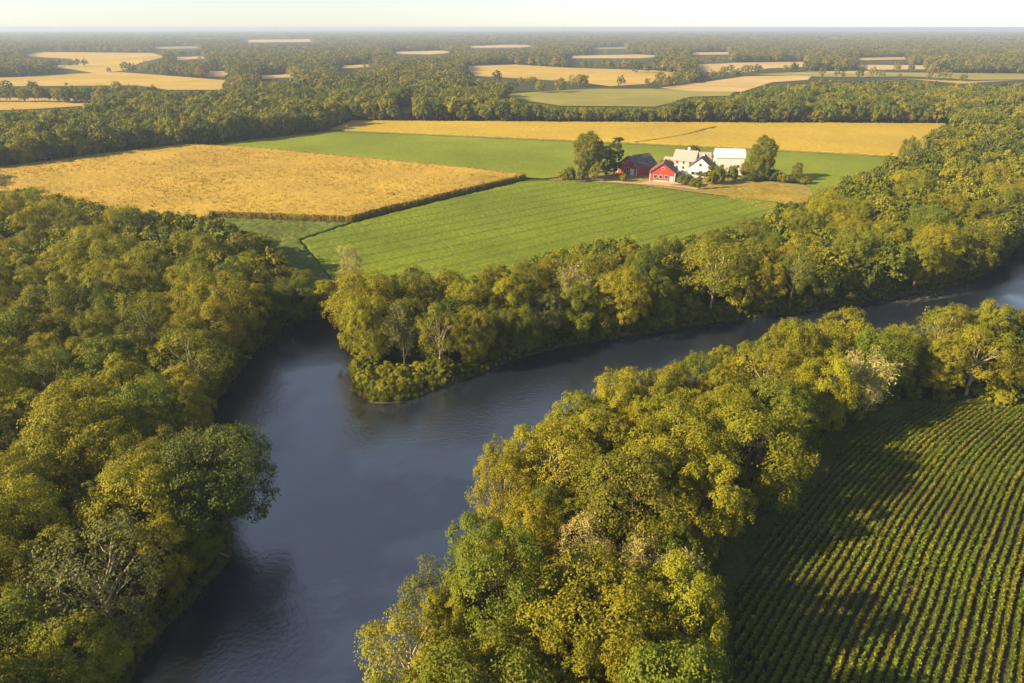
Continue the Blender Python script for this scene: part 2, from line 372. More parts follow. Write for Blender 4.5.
M['stalks'] = plain('corn_stalks', (.07, .085, .02), (.17, .14, .035), 1.4, .9, .3, stretch=(3, 3, .6))
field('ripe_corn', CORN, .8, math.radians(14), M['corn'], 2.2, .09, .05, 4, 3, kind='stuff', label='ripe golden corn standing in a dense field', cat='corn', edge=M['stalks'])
CORN_EDGE = True
field('green_crop', SOY, .6, math.radians(37), M['soy'], .35, .08, .07, 4, 4, kind='stuff', label='bright green low crop in drilled rows', cat='crop')
field('rough_grass', STRIP, .8, .1, M['strip'], .45, .18, 0, 4, 5, kind='stuff', label='rough green grass strip below the corn', cat='grass')
field('grass_crop', GREEN, 1.1, math.radians(-5), M['green'], .25, .06, .04, 6, 6, kind='stuff', label='smooth green crop behind the farm', cat='crop')
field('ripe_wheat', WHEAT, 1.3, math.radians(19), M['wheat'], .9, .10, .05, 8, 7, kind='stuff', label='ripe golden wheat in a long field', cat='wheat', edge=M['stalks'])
field('farmyard', YARD, 1.2, 0, M['yard'], .06, .03, 0, 4, 8, z0=.015)
field('dry_grass', STUB, .8, .2, M['stub'], .3, .10, 0, 4, 9, kind='stuff', label='dry golden grass beside the farmyard', cat='grass')
for i, (k, pl) in enumerate(FAR_FIELDS):
    P = gp(pl)
    me = bpy.data.meshes.new('far_field'); me.from_pydata([(x, y, .30 + .004 * i) for x, y in P], [], [list(range(len(P)))]); me.materials.append(M['f' + k])
    tag(link(bpy.data.objects.new('far_field', me)), kind='structure')
def ribbon(name, pts, w, z, mat):
    V = []; 
    for i, (x, y) in enumerate(pts):
        a = pts[max(i - 1, 0)]; b = pts[min(i + 1, len(pts) - 1)]
        dx, dy = b[0] - a[0], b[1] - a[1]; L = math.hypot(dx, dy)
        ww = w * random.uniform(.8, 1.2)
        V += [(x - dy / L * ww / 2, y + dx / L * ww / 2, z), (x + dy / L * ww / 2, y - dx / L * ww / 2, z)]
    n = len(pts)
    me = mesh_np(name, V, [np.array([[2 * i, 2 * i + 1, 2 * i + 3, 2 * i + 2] for i in range(n - 1)])], [mat])
    return tag(link(bpy.data.objects.new(name, me)), kind='structure')
M['wheel'] = plain('wheel_track', (.12, .10, .02), (.20, .15, .03), .8, .95)
pth = smooth(gp([(628,144.8),(645,142.5),(666,139.5),(690,135),(705,130),(722,127)]), 2, False)
ribbon('tractor_track', pth, 1.6, 1.16, M['wheel'])
ribbon('farm_track', smooth(gp([(566,180.5),(600,181),(640,184),(665,185.5),(690,188),(702,191)]), 2, False), 2.6, .22, M['dirt'])
ribbon('farm_drive', smooth(gp([(640,181),(655,183.2),(672,183.8),(690,182)]), 2, False), 7, .21, M['dirt'])

# ------------------------------------------------------------------ tree building
def tube(chain, sides):
    """chain: list of (Vector, radius) -> verts, quads"""
    V, Q = [], []
    for i, (p, r) in enumerate(chain):
        a = chain[max(i - 1, 0)][0]; b = chain[min(i + 1, len(chain) - 1)][0]
        d = (b - a).normalized() if (b - a).length > 1e-6 else Vector((0, 0, 1))
        u = d.orthogonal().normalized(); v = d.cross(u)
        for k in range(sides):
            t = 2 * math.pi * k / sides
            V.append(p + (u * math.cos(t) + v * math.sin(t)) * r)
    for i in range(len(chain) - 1):
        for k in range(sides):
            Q.append((i * sides + k, i * sides + (k + 1) % sides, (i + 1) * sides + (k + 1) % sides, (i + 1) * sides + k))
    return V, Q
class TM:
    def __init__(s): s.V, s.Q = [], []
    def add(s, VQ):
        n = len(s.V); s.V += VQ[0]; s.Q += [tuple(i + n for i in q) for q in VQ[1]]
    def arr(s): return np.array([tuple(v) for v in s.V]), np.array(s.Q)
def limb(rd, a, b, r0, r1, n=5, wob=.08, sag=.0):
    L = (b - a).length; ch = []
    for i in range(n + 1):
        t = i / n; p = a.lerp(b, t)
        if 0 < i < n: p = p + Vector((rd.uniform(-1, 1), rd.uniform(-1, 1), rd.uniform(-.6, .6))) * L * wob
        p.z += sag * L * math.sin(t * math.pi)
        ch.append((p, r0 + (r1 - r0) * t))
    return ch
def leaf_quads(r, cen, nrm, L, W):
    n = len(cen)
    rv = r.standard_normal((n, 3)); u = np.cross(nrm, rv); u /= np.linalg.norm(u, axis=1, keepdims=True) + 1e-9
    v = np.cross(nrm, u)
    l = L * r.uniform(.65, 1.25, (n, 1)); w = W * r.uniform(.65, 1.25, (n, 1))
    return np.stack([cen - u * l / 2, cen + v * w / 2 + u * l * .08, cen + u * l / 2, cen - v * w / 2 + u * l * .08], 1).reshape(-1, 3)
def unit(a): return a / (np.linalg.norm(a, axis=1, keepdims=True) + 1e-9)
def crown_mesh(seed, H, R, zb, nl=14, ns=22, nleaf=40, L=.46, W=.34, umbrella=.3, drop=.08, rs=.17, spread=.64, lobe=.42):
    r = np.random.default_rng(seed)
    c = (H - zb) / 2; zc = zb + c
    k = np.arange(nl); ph = k * 2.39996 + r.uniform(0, 6); ct = 1 - 2 * (k + .5) / nl
    ct = np.clip(ct * (1 - umbrella * .5) + umbrella * .35, -1, 1)
    st = np.sqrt(1 - ct ** 2)
    D = np.stack([st * np.cos(ph), st * np.sin(ph), ct], 1) + r.normal(0, .16, (nl, 3)); D = unit(D)
    rad = r.uniform(.82, 1.16, (nl, 1))
    LC = D * np.array([R, R, c]) * spread * rad + np.array([0, 0, zc])
    LR = R * lobe * r.uniform(.72, 1.25, nl)
    subs, outs = [], []
    for i in range(nl):
        d = unit(r.standard_normal((ns * 3, 3)) + D[i] * .85 + np.array([0, 0, .35]))[:ns]
        d = d[r.random(len(d)) > drop]
        subs.append(LC[i] + d * np.array([1, 1, .85]) * LR[i] * r.uniform(.68, 1.30, (len(d), 1))); outs.append(d)
    S = np.concatenate(subs); O = np.concatenate(outs)
    S[:, 2] = np.maximum(S[:, 2], zb * .6 + .3)
    m = len(S)
    sr = R * rs * r.uniform(.7, 1.35, (m, 1, 1))
    p = r.standard_normal((m, nleaf, 3)); p /= np.linalg.norm(p, axis=2, keepdims=True) + 1e-9
    p *= r.random((m, nleaf, 1)) ** .45
    up = unit(O + np.array([0, 0, .55]))
    h = (p * up[:, None, :]).sum(2, keepdims=True)
    p = p - up[:, None, :] * h * .45
    cen = (S[:, None, :] + p * sr).reshape(-1, 3)
    nr = unit((up[:, None, :] * .9 + p * .45 + r.standard_normal((m, nleaf, 3)) * .42).reshape(-1, 3))
    V = leaf_quads(r, cen, nr, L, W)
    ks = R / np.percentile(np.hypot(V[:, 0], V[:, 1]), 97); kz = H / np.percentile(V[:, 2], 99.3)
    V = V * np.array([ks, ks, kz]); LC = LC * np.array([ks, ks, kz])
    n = len(cen)
    cl = np.repeat(r.random(m) * .75, nleaf) + r.random(n) * .25
    lobe_shift = np.repeat(np.repeat(r.random(nl), [len(x) for x in subs]), nleaf)
    cl = cl * .7 + lobe_shift * .3
    return V, np.arange(n * 4).reshape(-1, 4), cl, LC
def trunk_mesh(seed, H, R, zb, LC, r0=.32, stems=1):
    rd = random.Random(seed); tm = TM()
    for s in range(stems):
        off = Vector((rd.uniform(-1, 1), rd.uniform(-1, 1), 0)) * (.5 if stems > 1 else 0)
        lean = Vector((rd.uniform(-.9, .9), rd.uniform(-.9, .9), 0)) * (1.0 if stems == 1 else 2.2)
        topz = H * .72
        ch = limb(rd, off + Vector((0, 0, -.6)), off + lean + Vector((0, 0, topz)), r0, r0 * .25, 8, .02)
        tm.add(tube(ch, 8))
        for j, c in enumerate(LC):
            if j % stems != s: continue
            t = min(.92, max(.25, (c[2] * .62) / topz))
            i = t * 8; a = ch[int(i)][0].lerp(ch[min(int(i) + 1, 8)][0], i % 1)
            e = Vector(c)
            lc = limb(rd, a, e, r0 * .42 * (1.1 - t * .5), .035, 5, .05, .04)
            tm.add(tube(lc, 5))
            for q in range(4):
                st = lc[rd.choice((2, 3, 4))][0]
                d = (e - a).normalized() + Vector((rd.uniform(-1, 1), rd.uniform(-1, 1), rd.uniform(-.3, .9)))
                tm.add(tube(limb(rd, st, st + d.normalized() * R * rd.uniform(.22, .42), .045, .012, 3, .06), 3))
    return tm.arr()
def bare_mesh(seed, H, R, fine=1.0):
    """pale, thinly leaved tree: a fan of limbs, branches and fine twigs; returns wood mesh and the twig sprays' mesh"""
    rd = random.Random(seed); r = np.random.default_rng(seed); tm = TM(); tips = []
    def grow(p, d, L, rad, lev):
        n = 4 if lev < 3 else 3
        e = p + d * L
        ch = limb(rd, p, e, rad, rad * .45, n, .05, .0)
        tm.add(tube(ch, 7 if lev == 0 else 4 if lev < 3 else 3))
        if lev == 4: tips.append((e, d)); tips.append((ch[1][0], d)); return
        kids = (5, 5, 4, 4)[lev]
        for k in range(kids):
            t = rd.uniform(.35, 1.0) if k else 1.0
            i = t * n; st = ch[int(i)][0].lerp(ch[min(int(i) + 1, n)][0], i % 1)
            ang = rd.uniform(.35, .85) if k else rd.uniform(.05, .3)
            ax = d.orthogonal().normalized(); ax.rotate(__import__('mathutils').Quaternion(d, rd.uniform(0, 6.283)))
            nd = (d * math.cos(ang) + ax * math.sin(ang) + Vector((0, 0, .12))).normalized()
            grow(st, nd, L * rd.uniform(.52, .78), max(rad * .52, .028), lev + 1)
    grow(Vector((0, 0, -.5)), Vector((rd.uniform(-.08, .08), rd.uniform(-.08, .08), 1)).normalized(), H * .36, .24, 0)
    V, Q = tm.arr()
    s = np.array([R / max(np.abs(V[:, :2]).max(), .1), 0, H / V[:, 2].max()]); s[1] = s[0]
    V = V * s
    T = np.array([tuple(t[0]) for t in tips]) * s; D = unit(np.array([tuple(t[1]) for t in tips]) * s)
    n = int(7 * fine)
    cen = np.repeat(T, n, 0) + r.normal(0, .42, (len(T) * n, 3))
    nr = unit(r.standard_normal((len(cen), 3)))
    LV = leaf_quads(r, cen, nr, .55, .12)
    return V, Q, LV, np.arange(len(cen) * 4).reshape(-1, 4), np.repeat(r.random(len(T)), n)

class Kind: pass
def make_kind(name, seed, H, R, zb, stems=1, r0=.34, bark='bark', **kw):
    k = Kind(); k.name, k.H, k.R = name, H, R
    V, Q, cl, LC = crown_mesh(seed, H, R, zb, **kw)
    k.crown = mesh_np('crown', V, [Q], [M['leaf']], attrs={'clump': ('FACE', cl)})
    tv, tq = trunk_mesh(seed, H, R, zb, LC, r0, stems)
    k.trunk = mesh_np('trunk', tv, [tq], [M[bark]], smooth_sh=True)
    return k
def make_bare(name, seed, H, R, fine=1.0):
    k = Kind(); k.name, k.H, k.R = name, H, R
    V, Q, LV, LQ, cl = bare_mesh(seed, H, R, fine)
    k.trunk = mesh_np('trunk', V, [Q], [M['pale_bark']], smooth_sh=True)
    k.crown = mesh_np('crown', LV, [LQ], [M['leaf']], attrs={'clump': ('FACE', cl)})
    return k
ROUND = [make_kind('broadleaf_tree', 100 + i, 15, 6.0, .7 + .4 * (i % 3), nl=(18, 21, 16, 19)[i % 4], ns=34, nleaf=48, L=.27, W=.19, rs=.14, umbrella=(.1, .3, .0, .2)[i % 4]) for i in range(5)]
TALL = [make_kind('broadleaf_tree', 200 + i, 16.5, 4.7, .8, nl=18, ns=32, nleaf=46, L=.27, W=.19, rs=.14, umbrella=.05, spread=.68, lobe=.44) for i in range(3)]
MULTI = [make_kind('broadleaf_tree', 300 + i, 13.5, 6.4, 1.2, stems=3, r0=.2, nl=20, ns=30, nleaf=46, L=.27, W=.19, rs=.14, umbrella=.25, drop=.15, lobe=.36) for i in range(3)]
SPARSE = [make_kind('sparse_tree', 400 + i, 14.5, 5.6, 2.0, bark='pale_bark', r0=.3, nl=16, ns=26, nleaf=26, L=.28, W=.19, umbrella=.3, drop=.25, lobe=.4, rs=.15) for i in range(3)]
BARE = [make_bare('bare_tree', 500 + i, 13, 5.2, 1.0 + .6 * (i == 2)) for i in range(3)]
BUSH = [make_kind('shrub', 600 + i, 2.6, 1.9, .1, r0=.06, stems=3, nl=9, ns=14, nleaf=26, L=.30, W=.2, umbrella=.5, drop=.1) for i in range(2)]
FULL = make_kind('broadleaf_tree', 720, 19, 6, .8, nl=26, ns=32, nleaf=52, L=.36, W=.27, rs=.16, umbrella=.05, drop=.0, spread=.62, lobe=.46)
CONE = make_kind('poplar_tree', 700, 18, 3.4, .8, nl=17, ns=22, nleaf=34, umbrella=-.25, spread=.72, lobe=.46)

def put_tree(kind, x, y, h, rad, tint, label=None, group=None, cat='tree', name=None, rz=None, jitter=True):
    o = empty(name or kind.name, (x, y, 0), random.uniform(0, 6.28) if rz is None else rz, (rad / kind.R, rad / kind.R * random.uniform(.94, 1.06), h / kind.H))
    o.rotation_euler = (random.uniform(-.04, .04), random.uniform(-.04, .04), o.rotation_euler[2])
    t = bpy.data.objects.new('trunk', kind.trunk); link(t, o)
    c = bpy.data.objects.new('crown', kind.crown); link(c, o)
    b = TINT[tint]; j = random.uniform(.86, 1.16) if jitter else 1
    c.color = (b[0] * j * random.uniform(.95, 1.06), b[1] * j, b[2] * j, 1)
    return tag(o, label, cat, group)

# ------------------------------------------------------------------ where trees stand
def in_open(px, py):
    r = np.zeros(np.shape(px), bool)
    for P in OPEN_VIS: r |= inpoly(px, py, P)
    return r
def blocked(x, y, h, R):
    """would this crown stand in water or crop, or hide open water or fields that the photograph shows"""
    x, y = np.atleast_1d(x), np.atleast_1d(y)
    bad = np.zeros(x.shape, bool)
    for (f, sx, k) in ((1.02, 0, 0), (.96, 0, 0), (.91, 0, 0), (.86, 0, 0), (.8, 0, 0), (.74, 0, 0), (.68, 0, 0), (.86, .55, 0), (.86, -.55, 0), (.6, .86, 0), (.6, -.86, 0), (.3, .7, 0), (.3, -.7, 0), (.5, 0, .8), (.5, 0, -.8)):
        px, py, d = proj(x + sx * R, y + k * R, h * f)
        bad |= in_open(px, py)
    return bad
TIP = gp([(345,352),(345,376),(353,390),(368,402),(395,401),(435,388),(444,382),(424,379),(392,374),(358,364)])
GROUND_OPEN = [(TIP, .3), (RIVER, .8), (VERGE, 1.0), (CORN, 1.5), (SOY, .5), (STRIP, .5), (GREEN, 2.5), (WHEAT, 3.0), (YARD, 1.0)]
def base_bad(x, y):
    x, y = np.atleast_1d(x), np.atleast_1d(y); b = np.zeros(x.shape, bool)
    for P, mgn in GROUND_OPEN: b |= sdist(x, y, P) < mgn
    return b

placed = []          # (x, y, R)
CELL = 10.0; hashg = {}
def near_ok(x, y, R, f=.62):
    cx, cy = int(x // CELL), int(y // CELL)
    for i in (-2, -1, 0, 1, 2):
        for j in (-2, -1, 0, 1, 2):
            for (a, b, r) in hashg.get((cx + i, cy + j), ()):
                if (a - x) ** 2 + (b - y) ** 2 < ((r + R) * f) ** 2: return False
    return True
def reg(x, y, R): hashg.setdefault((int(x // CELL), int(y // CELL)), []).append((x, y, R))

# trees that stand out in the photograph: (kind, crown-top pixel, height, radius, tint, label)
SPECIAL = [
    (BARE[2], 862, 350, 13.5, 5.6, 'pale straw', 'pale straw-coloured fan-shaped tree at the wood edge above the crop rows'),
    (BARE[0], 690, 556, 11, 4.6, 'pale straw', 'pale almost leafless tree beside the crop rows, nearest the camera'),
    (BARE[1], 634, 538, 11, 3.4, 'pale straw', 'small pale bare tree left of the larger one beside the crop rows'),
    (SPARSE[0], 588, 527, 12, 3.8, 'pale straw', 'thin pale tree with straw-coloured leaves between two golden crowns on the near bank'),
    (SPARSE[1], 428, 566, 11.5, 3.6, 'grey-green', 'thin grey-green tree with pale stems by the near bank water'),
    (SPARSE[2], 402, 616, 11.5, 4.8, 'yellow-green', 'airy yellow-green tree with pale forked stems at the lowest corner of the near bank'),
    (BARE[1], 190, 430, 13, 4.4, 'grey-green', 'grey bare-twigged tree beside the green tree overhanging the left bank'),
    (ROUND[3], 250, 430, 16.0, 7.4, 'dark green', 'wide green tree leaning out over the water on the left bank'),
    (SPARSE[0], 80, 545, 14.5, 6.4, 'grey-green', 'grey-green tree with bare pale limbs showing low on the left bank'),
    (BARE[0], 405, 290, 14, 4.4, 'grey-green', 'pale bare tree standing behind the bushes of the peninsula tip'),
    (SPARSE[2], 440, 306, 14, 4.4, 'olive', 'thin olive tree with a pale trunk right of the peninsula bushes'),
    (SPARSE[1], 348, 247, 14.5, 3.2, 'pale straw', 'slim pale tree alone at the corner of the green field'),
    (BARE[1], 572, 262, 15, 5.0, 'pale straw', 'pale bare tree in the middle of the far bank wood'),
    (SPARSE[0], 555, 432, 14.5, 5.8, 'golden yellow', 'golden tree with bright branches showing, at the waterside bend of the near bank'),
    (SPARSE[2], 985, 333, 12.5, 6.4, 'golden yellow', 'golden spreading tree at the top edge of the crop rows'),
    (SPARSE[1], 800, 236, 15, 5.2, 'golden yellow', 'golden open-branched tree on the far bank above the straight reach of river'),
    (ROUND[0], 128, 470, 15, 6.2, 'yellow-green', 'round yellow-green tree on the left bank in front of the overhanging tree'),
    (ROUND[1], 75, 405, 16, 7.6, 'yellow-green', 'largest broad yellow-green crown of the left bank wood'),
    (ROUND[2], 600, 580, 14, 7.2, 'golden yellow', 'big golden-green crown at the bottom of the near bank wood'),
    (TALL[0], 910, 138, 17, 3.6, 'olive', 'dark olive tree at the right end of the green field'),
    (SPARSE[0], 922, 140, 16, 3.4, 'pale straw', 'pale dry tree beside the olive tree at the right end of the green field'),
]
NEARLIST = []   # dicts of trees to become individuals
for k, px, py, h, R, tint, lab in SPECIAL:
    x, y = G(px, py, h * .97)
    if 'behind the bushes of the pen' in lab: x, y = G(405, 370)
    if 'right of the peninsula bushes' in lab: x, y = G(440, 372)
    if 'leaning out over the water on the left' in lab: x, y = G(226, 538)
    reg(x, y, R)
    NEARLIST.append(dict(kind=k, x=x, y=y, h=h, R=R, tint=tint, label=lab, special=True))

def region(x, y):
    sd_l = x < -20 and y < 262
    if y < 215 and x < -22 and not (x > -42 and y > 100 and y < 175): return 'left'
    if x < -8 and y > 140: return 'left' if x < -48 else 'tip'
    sx = x
    if y < 118 and not (x < 30 and y > 112) and x > -14: return 'near'
    if x < 10: return 'tip'
    if x < 125 and y < 205: return 'far bank'
    if y < 330: return 'right'
    return 'other'

W_LEFT = [('yellow-green', 7), ('olive', 4), ('mid green', 3), ('dark green', 1), ('golden yellow', 4), ('grey-green', 1)]
W_NEAR = [('golden yellow', 5), ('yellow-green', 7), ('mid green', 3), ('olive', 1)]
W_FAR = [('yellow-green', 6), ('olive', 3), ('mid green', 3), ('dark green', 1), ('golden yellow', 4), ('grey-green', 1)]
def pick(w):
    t = random.uniform(0, sum(b for _, b in w))
    for a, b in w:
        t -= b
        if t <= 0: return a
    return w[-1][0]

def scatter_near():
    out = []
    # candidates by ring so that the density follows distance; biggest effort near the camera
    for (ya, yb, n, xm) in ((-20, 120, 16000, 130), (120, 260, 30000, 250), (260, 640, 60000, 480)):
        X = rng.uniform(-xm, xm, n); Y = rng.uniform(ya, yb, n)
        half = np.abs(X) < (Y + 45) * .86 + 32
        X, Y = X[half], Y[half]
        R = rng.uniform(4.2, 7.2, len(X)); Hh = np.clip(9.5 + R * .85 + rng.normal(0, 1.1, len(X)), 10, 18.5)
        if ya >= 260: R = R * .95
        Hh = np.where(np.hypot(X + 43, Y - 150) < 15, Hh * .62, Hh)      # trees shortened round the inlet head so its water reflects more sky
        ok = ~base_bad(X, Y); X, Y, R, Hh = X[ok], Y[ok], R[ok], Hh[ok]
        for (sc, f) in ((1.0, .70), (.70, .58), (.52, .52)):         # big crowns first, then smaller ones into the gaps left along the edges
            r2, h2 = R * sc, Hh * (1 if sc == 1 else .82 if sc > .6 else .6)
            ok = ~blocked(X, Y, h2, r2)
            for x, y, r, h in zip(X[ok], Y[ok], r2[ok], h2[ok]):
                if near_ok(x, y, r, f): reg(x, y, r); out.append((x, y, h, r))
    return out
NEAR = scatter_near()
A = np.array(NEAR)
tx, ty, td = proj(A[:, 0], A[:, 1], A[:, 2] * .9)
vis = (tx > -40) & (tx < 1064) & (ty < 740) & (ty > 0)
score = np.where(vis, td / A[:, 3] * 6, 1e9)
order = np.argsort(score)
N_IND = 300 - len(NEARLIST) - 14
sel = [i for i in order[:N_IND] if score[i] < 1e8]
rest = [i for i in range(len(NEAR)) if i not in set(sel)]
for i in sel:
    x, y, h, R = NEAR[i]; rg = region(x, y)
    tint = pick(W_NEAR if rg == 'near' else W_LEFT if rg == 'left' else W_FAR)
    u = random.random()
    fam = TALL if (R < 5.2 and u < .6) else MULTI if u < .22 else SPARSE if u > .93 else ROUND
    NEARLIST.append(dict(kind=random.choice(fam), x=x, y=y, h=h, R=R, tint=tint, label=None, special=False, rg=rg, px=float(tx[i]), py=float(ty[i])))
print('individual trees', len(NEARLIST), 'of', len(NEAR), 'far y', max(A[i][1] for i in sel))

# ------------------------------------------------------------------ labels for the individual trees
WOOD = {'left': 'left bank wood', 'near': 'near bank wood', 'tip': 'peninsula wood', 'far bank': 'far bank wood', 'right': 'wood past the river bend', 'other': 'wood behind the farm fields'}
ORD = ['', 'second ', 'third ', 'fourth ', 'fifth ', 'sixth ', 'seventh ', 'eighth ', 'ninth ', 'tenth ', 'eleventh ', 'twelfth ']
def label_all():
    groups = {}
    for t in NEARLIST:
        if t['label']: continue
        sdr = float(sdist(np.array([t['x']]), np.array([t['y']]), RIVER)[0])
        sdc = float(sdist(np.array([t['x']]), np.array([t['y']]), VERGE)[0])
        if sdr < 7: pos = 'on the water edge,'
        elif sdc < 7: pos = 'beside the crop rows,'
        elif min(float(sdist(np.array([t['x']]), np.array([t['y']]), P)[0]) for P in (SOY, STRIP, CORN, YARD, GREEN)) < 14: pos = 'on the field side,'
        else: pos = 'deep inside,'
        k = t['kind']
        form = 'sparse' if k in SPARSE else 'slender' if k in TALL else 'spreading' if k in MULTI else 'broad' if t['R'] > 6 else 'round' if t['R'] > 4.8 else 'small'
        groups.setdefault((form, t['tint'], pos, t['rg']), []).append(t)
    for (form, tint, pos, rg), L in groups.items():
        L.sort(key=lambda t: t['px'])
        n = len(L)
        for i, t in enumerate(L):
            base = f"{form} {tint} tree {pos} {WOOD[rg]}"
            if n == 1: t['label'] = base
            elif i < (n + 1) // 2: t['label'] = base + ', ' + (ORD[i] + 'from left' if i else 'leftmost')
            else:
                j = n - 1 - i; t['label'] = base + ', ' + (ORD[j] + 'from right' if j else 'rightmost')
label_all()
GRP = {'left': 'trees of the left bank wood', 'near': 'trees of the near bank wood', 'tip': 'trees of the peninsula wood', 'far bank': 'trees of the far bank wood',
       'right': 'trees of the wood beyond the bend', 'other': 'trees of the wood behind the fields'}
for t in NEARLIST:
    rg = t.get('rg') or region(t['x'], t['y'])
    put_tree(t['kind'], t['x'], t['y'], t['h'], t['R'], t['tint'], t['label'], GRP[rg])

# ------------------------------------------------------------------ woodland beyond: one mass per wood, scattered by geometry nodes
def lod_mesh(name, seed, H, R, zb, nl, ns, nleaf, L, W, leaf, n_crowns=1, spread_m=0, **kw):
    Vs, Qs, Cs, Ts = [], [], [], []; nb = 0; r = random.Random(seed)
    for c in range(n_crowns):
        s = 1 if n_crowns == 1 else r.uniform(.75, 1.2)
        V, Q, cl, LC = crown_mesh(seed + c, H * s, R * s, zb, nl=nl, ns=ns, nleaf=nleaf, L=L, W=W, **kw)
        V = V + np.array([r.uniform(-1, 1) * spread_m, r.uniform(-1, 1) * spread_m, 0])
        Vs.append(V); Qs.append(Q + nb); Cs.append(cl); nb += len(V)
    mi = [0] * sum(len(q) for q in Qs)
    if n_crowns == 1:
        tv, tq = tube(limb(r, Vector((0, 0, -.5)), Vector((.3, .2, H * .6)), .3, .1, 3), 5)
        Vs.append(np.array([tuple(v) for v in tv])); Qs.append(np.array(tq) + nb); mi += [1] * len(tq); Cs.append(np.zeros(len(tq)))
    me = mesh_np(name, np.concatenate(Vs), [np.concatenate(Qs)], [leaf, M['bark']], mi, {'clump': ('FACE', np.concatenate(Cs))})
    return bpy.data.objects.new(name, me)          # never linked: only a source for the scatter
def scatter(name, pts, sources, label, cat, kind='stuff'):
    """pts rows: x y z size rot index"""
    P = np.asarray(pts, float)
    me = bpy.data.meshes.new(name); me.vertices.add(len(P)); me.vertices.foreach_set('co', P[:, :3].astype(np.float32).ravel())
    for nm, col in (('size', 3), ('turn', 4)):
        a = me.attributes.new(nm, 'FLOAT', 'POINT'); a.data.foreach_set('value', P[:, col].astype(np.float32))
    a = me.attributes.new('pick', 'INT', 'POINT'); a.data.foreach_set('value', P[:, 5].astype(np.int32))
    o = link(bpy.data.objects.new(name, me))
    ng = bpy.data.node_groups.new(name + '_scatter', 'GeometryNodeTree')
    ng.interface.new_socket('Geometry', in_out='INPUT', socket_type='NodeSocketGeometry'); ng.interface.new_socket('Geometry', in_out='OUTPUT', socket_type='NodeSocketGeometry')
    gi, go = ng.nodes.new('NodeGroupInput'), ng.nodes.new('NodeGroupOutput')
    iop = ng.nodes.new('GeometryNodeInstanceOnPoints'); jg = ng.nodes.new('GeometryNodeJoinGeometry')
    for s in reversed(sources):
        oi = ng.nodes.new('GeometryNodeObjectInfo'); oi.inputs['Object'].default_value = s; oi.inputs['As Instance'].default_value = True
        ng.links.new(oi.outputs['Geometry'], jg.inputs[0])
    def attr(nm, ty):
        n = ng.nodes.new('GeometryNodeInputNamedAttribute'); n.data_type = ty; n.inputs['Name'].default_value = nm; return n.outputs['Attribute']
    cx = ng.nodes.new('ShaderNodeCombineXYZ'); ng.links.new(attr('turn', 'FLOAT'), cx.inputs['Z'])
    ng.links.new(gi.outputs[0], iop.inputs['Points']); ng.links.new(jg.outputs[0], iop.inputs['Instance'])
    iop.inputs['Pick Instance'].default_value = True
    ng.links.new(attr('pick', 'INT'), iop.inputs['Instance Index']); ng.links.new(cx.outputs[0], iop.inputs['Rotation']); ng.links.new(attr('size', 'FLOAT'), iop.inputs['Scale'])
    ng.links.new(iop.outputs[0], go.inputs[0])
    md = o.modifiers.new('scatter', 'NODES'); md.node_group = ng
    return tag(o, label, cat, None, kind)

MID = [lod_mesh('mid_tree', 800 + i, 15, 6, 1.5, 14, 16, 12, .95, .7, M['wood_leaf'], umbrella=(.2, .5, .0, .35)[i % 4], drop=.05) for i in range(4)]
FARS = [lod_mesh('far_tree', 900 + i, 15, 6.4, 1.0, 10, 9, 4, 2.0, 1.6, M['far_leaf'], umbrella=.3, drop=.0) for i in range(3)]
CLUMP = [lod_mesh('tree_clump', 950 + i, 15, 9, .5, 7, 6, 3, 4.6, 3.6, M['far_leaf'], n_crowns=10, spread_m=22, umbrella=.3, drop=.0) for i in range(2)]
BORDER = [lod_mesh('border_tree', 860 + i, 15, 6, .8, 18, 30, 44, .27, .19, M['wood_leaf'], umbrella=.15, rs=.14) for i in range(2)]
pts = []; bpts = []
for i in rest:
    x, y, h, R = NEAR[i]
    (bpts if math.hypot(x, y) < 140 else pts).append((x, y, 0, (R / 6 + h / 15) / 2, random.uniform(0, 6.28), random.randrange(4)))
print('border', len(bpts))
for i, b in enumerate(bpts): bpts[i] = b[:5] + (b[5] % 2,)
def far_points(d0, d1, step, H, jit, keep):
    n = int(2 * d1 / step)
    gx = np.arange(-d1, d1, step); gy = np.arange(d0 * .7, d1, step)
    X, Y = np.meshgrid(gx, gy); X = X.ravel() + rng.uniform(-jit, jit, X.size) * step; Y = Y.ravel() + rng.uniform(-jit, jit, Y.size) * step
    dd = np.hypot(X, Y); ok = (dd > d0) & (dd < d1) & (np.abs(X) < Y * .84 + 40) & (Y > 640 if d0 < 700 else True) & (rng.random(X.size) < keep)
    X, Y = X[ok], Y[ok]
    S = rng.uniform(.75, 1.2, len(X))
    bad = np.zeros(len(X), bool)
    for (f, sx) in [(a_, b_) for a_ in (.02, .25, .5, .75, .95, 1.14) for b_ in (0, 4 * (a_ > .3), -4 * (a_ > .3))]:
        px, py, _ = proj(X + sx, Y, H * S * f); bad |= in_open(px, py)
    return np.stack([X, Y, np.zeros(len(X)), S, rng.uniform(0, 6.28, len(X)), rng.integers(0, 3, len(X))], 1)[~bad]
fp = far_points(620, 1500, 8.6, 15, .42, .97)
fp2 = far_points(1500, 3300, 11.0, 15, .45, .95)
HEDGES = [[(28,64.5),(56,65.5),(80,67)], [(0,71),(50,74)], [(112,73.5),(150,71.5),(172,74),(205,77)], [(150,67),(205,70)], [(0,97.5),(40,96.5),(88,97)], [(96,98),(112,96.5),(138,94)],
          [(470,83),(520,84.5),(575,86)], [(575,86.5),(620,87.5),(668,87)], [(660,86.5),(700,80),(745,75.5)], [(700,73.5),(760,73),(812,71.2)], [(640,73),(690,72)],
          [(820,77.5),(900,79),(960,81.5)], [(860,71),(930,71.5)], [(500,92),(560,92.5)], [(330,69),(380,68)], [(208,60),(240,62)]]
hp = []
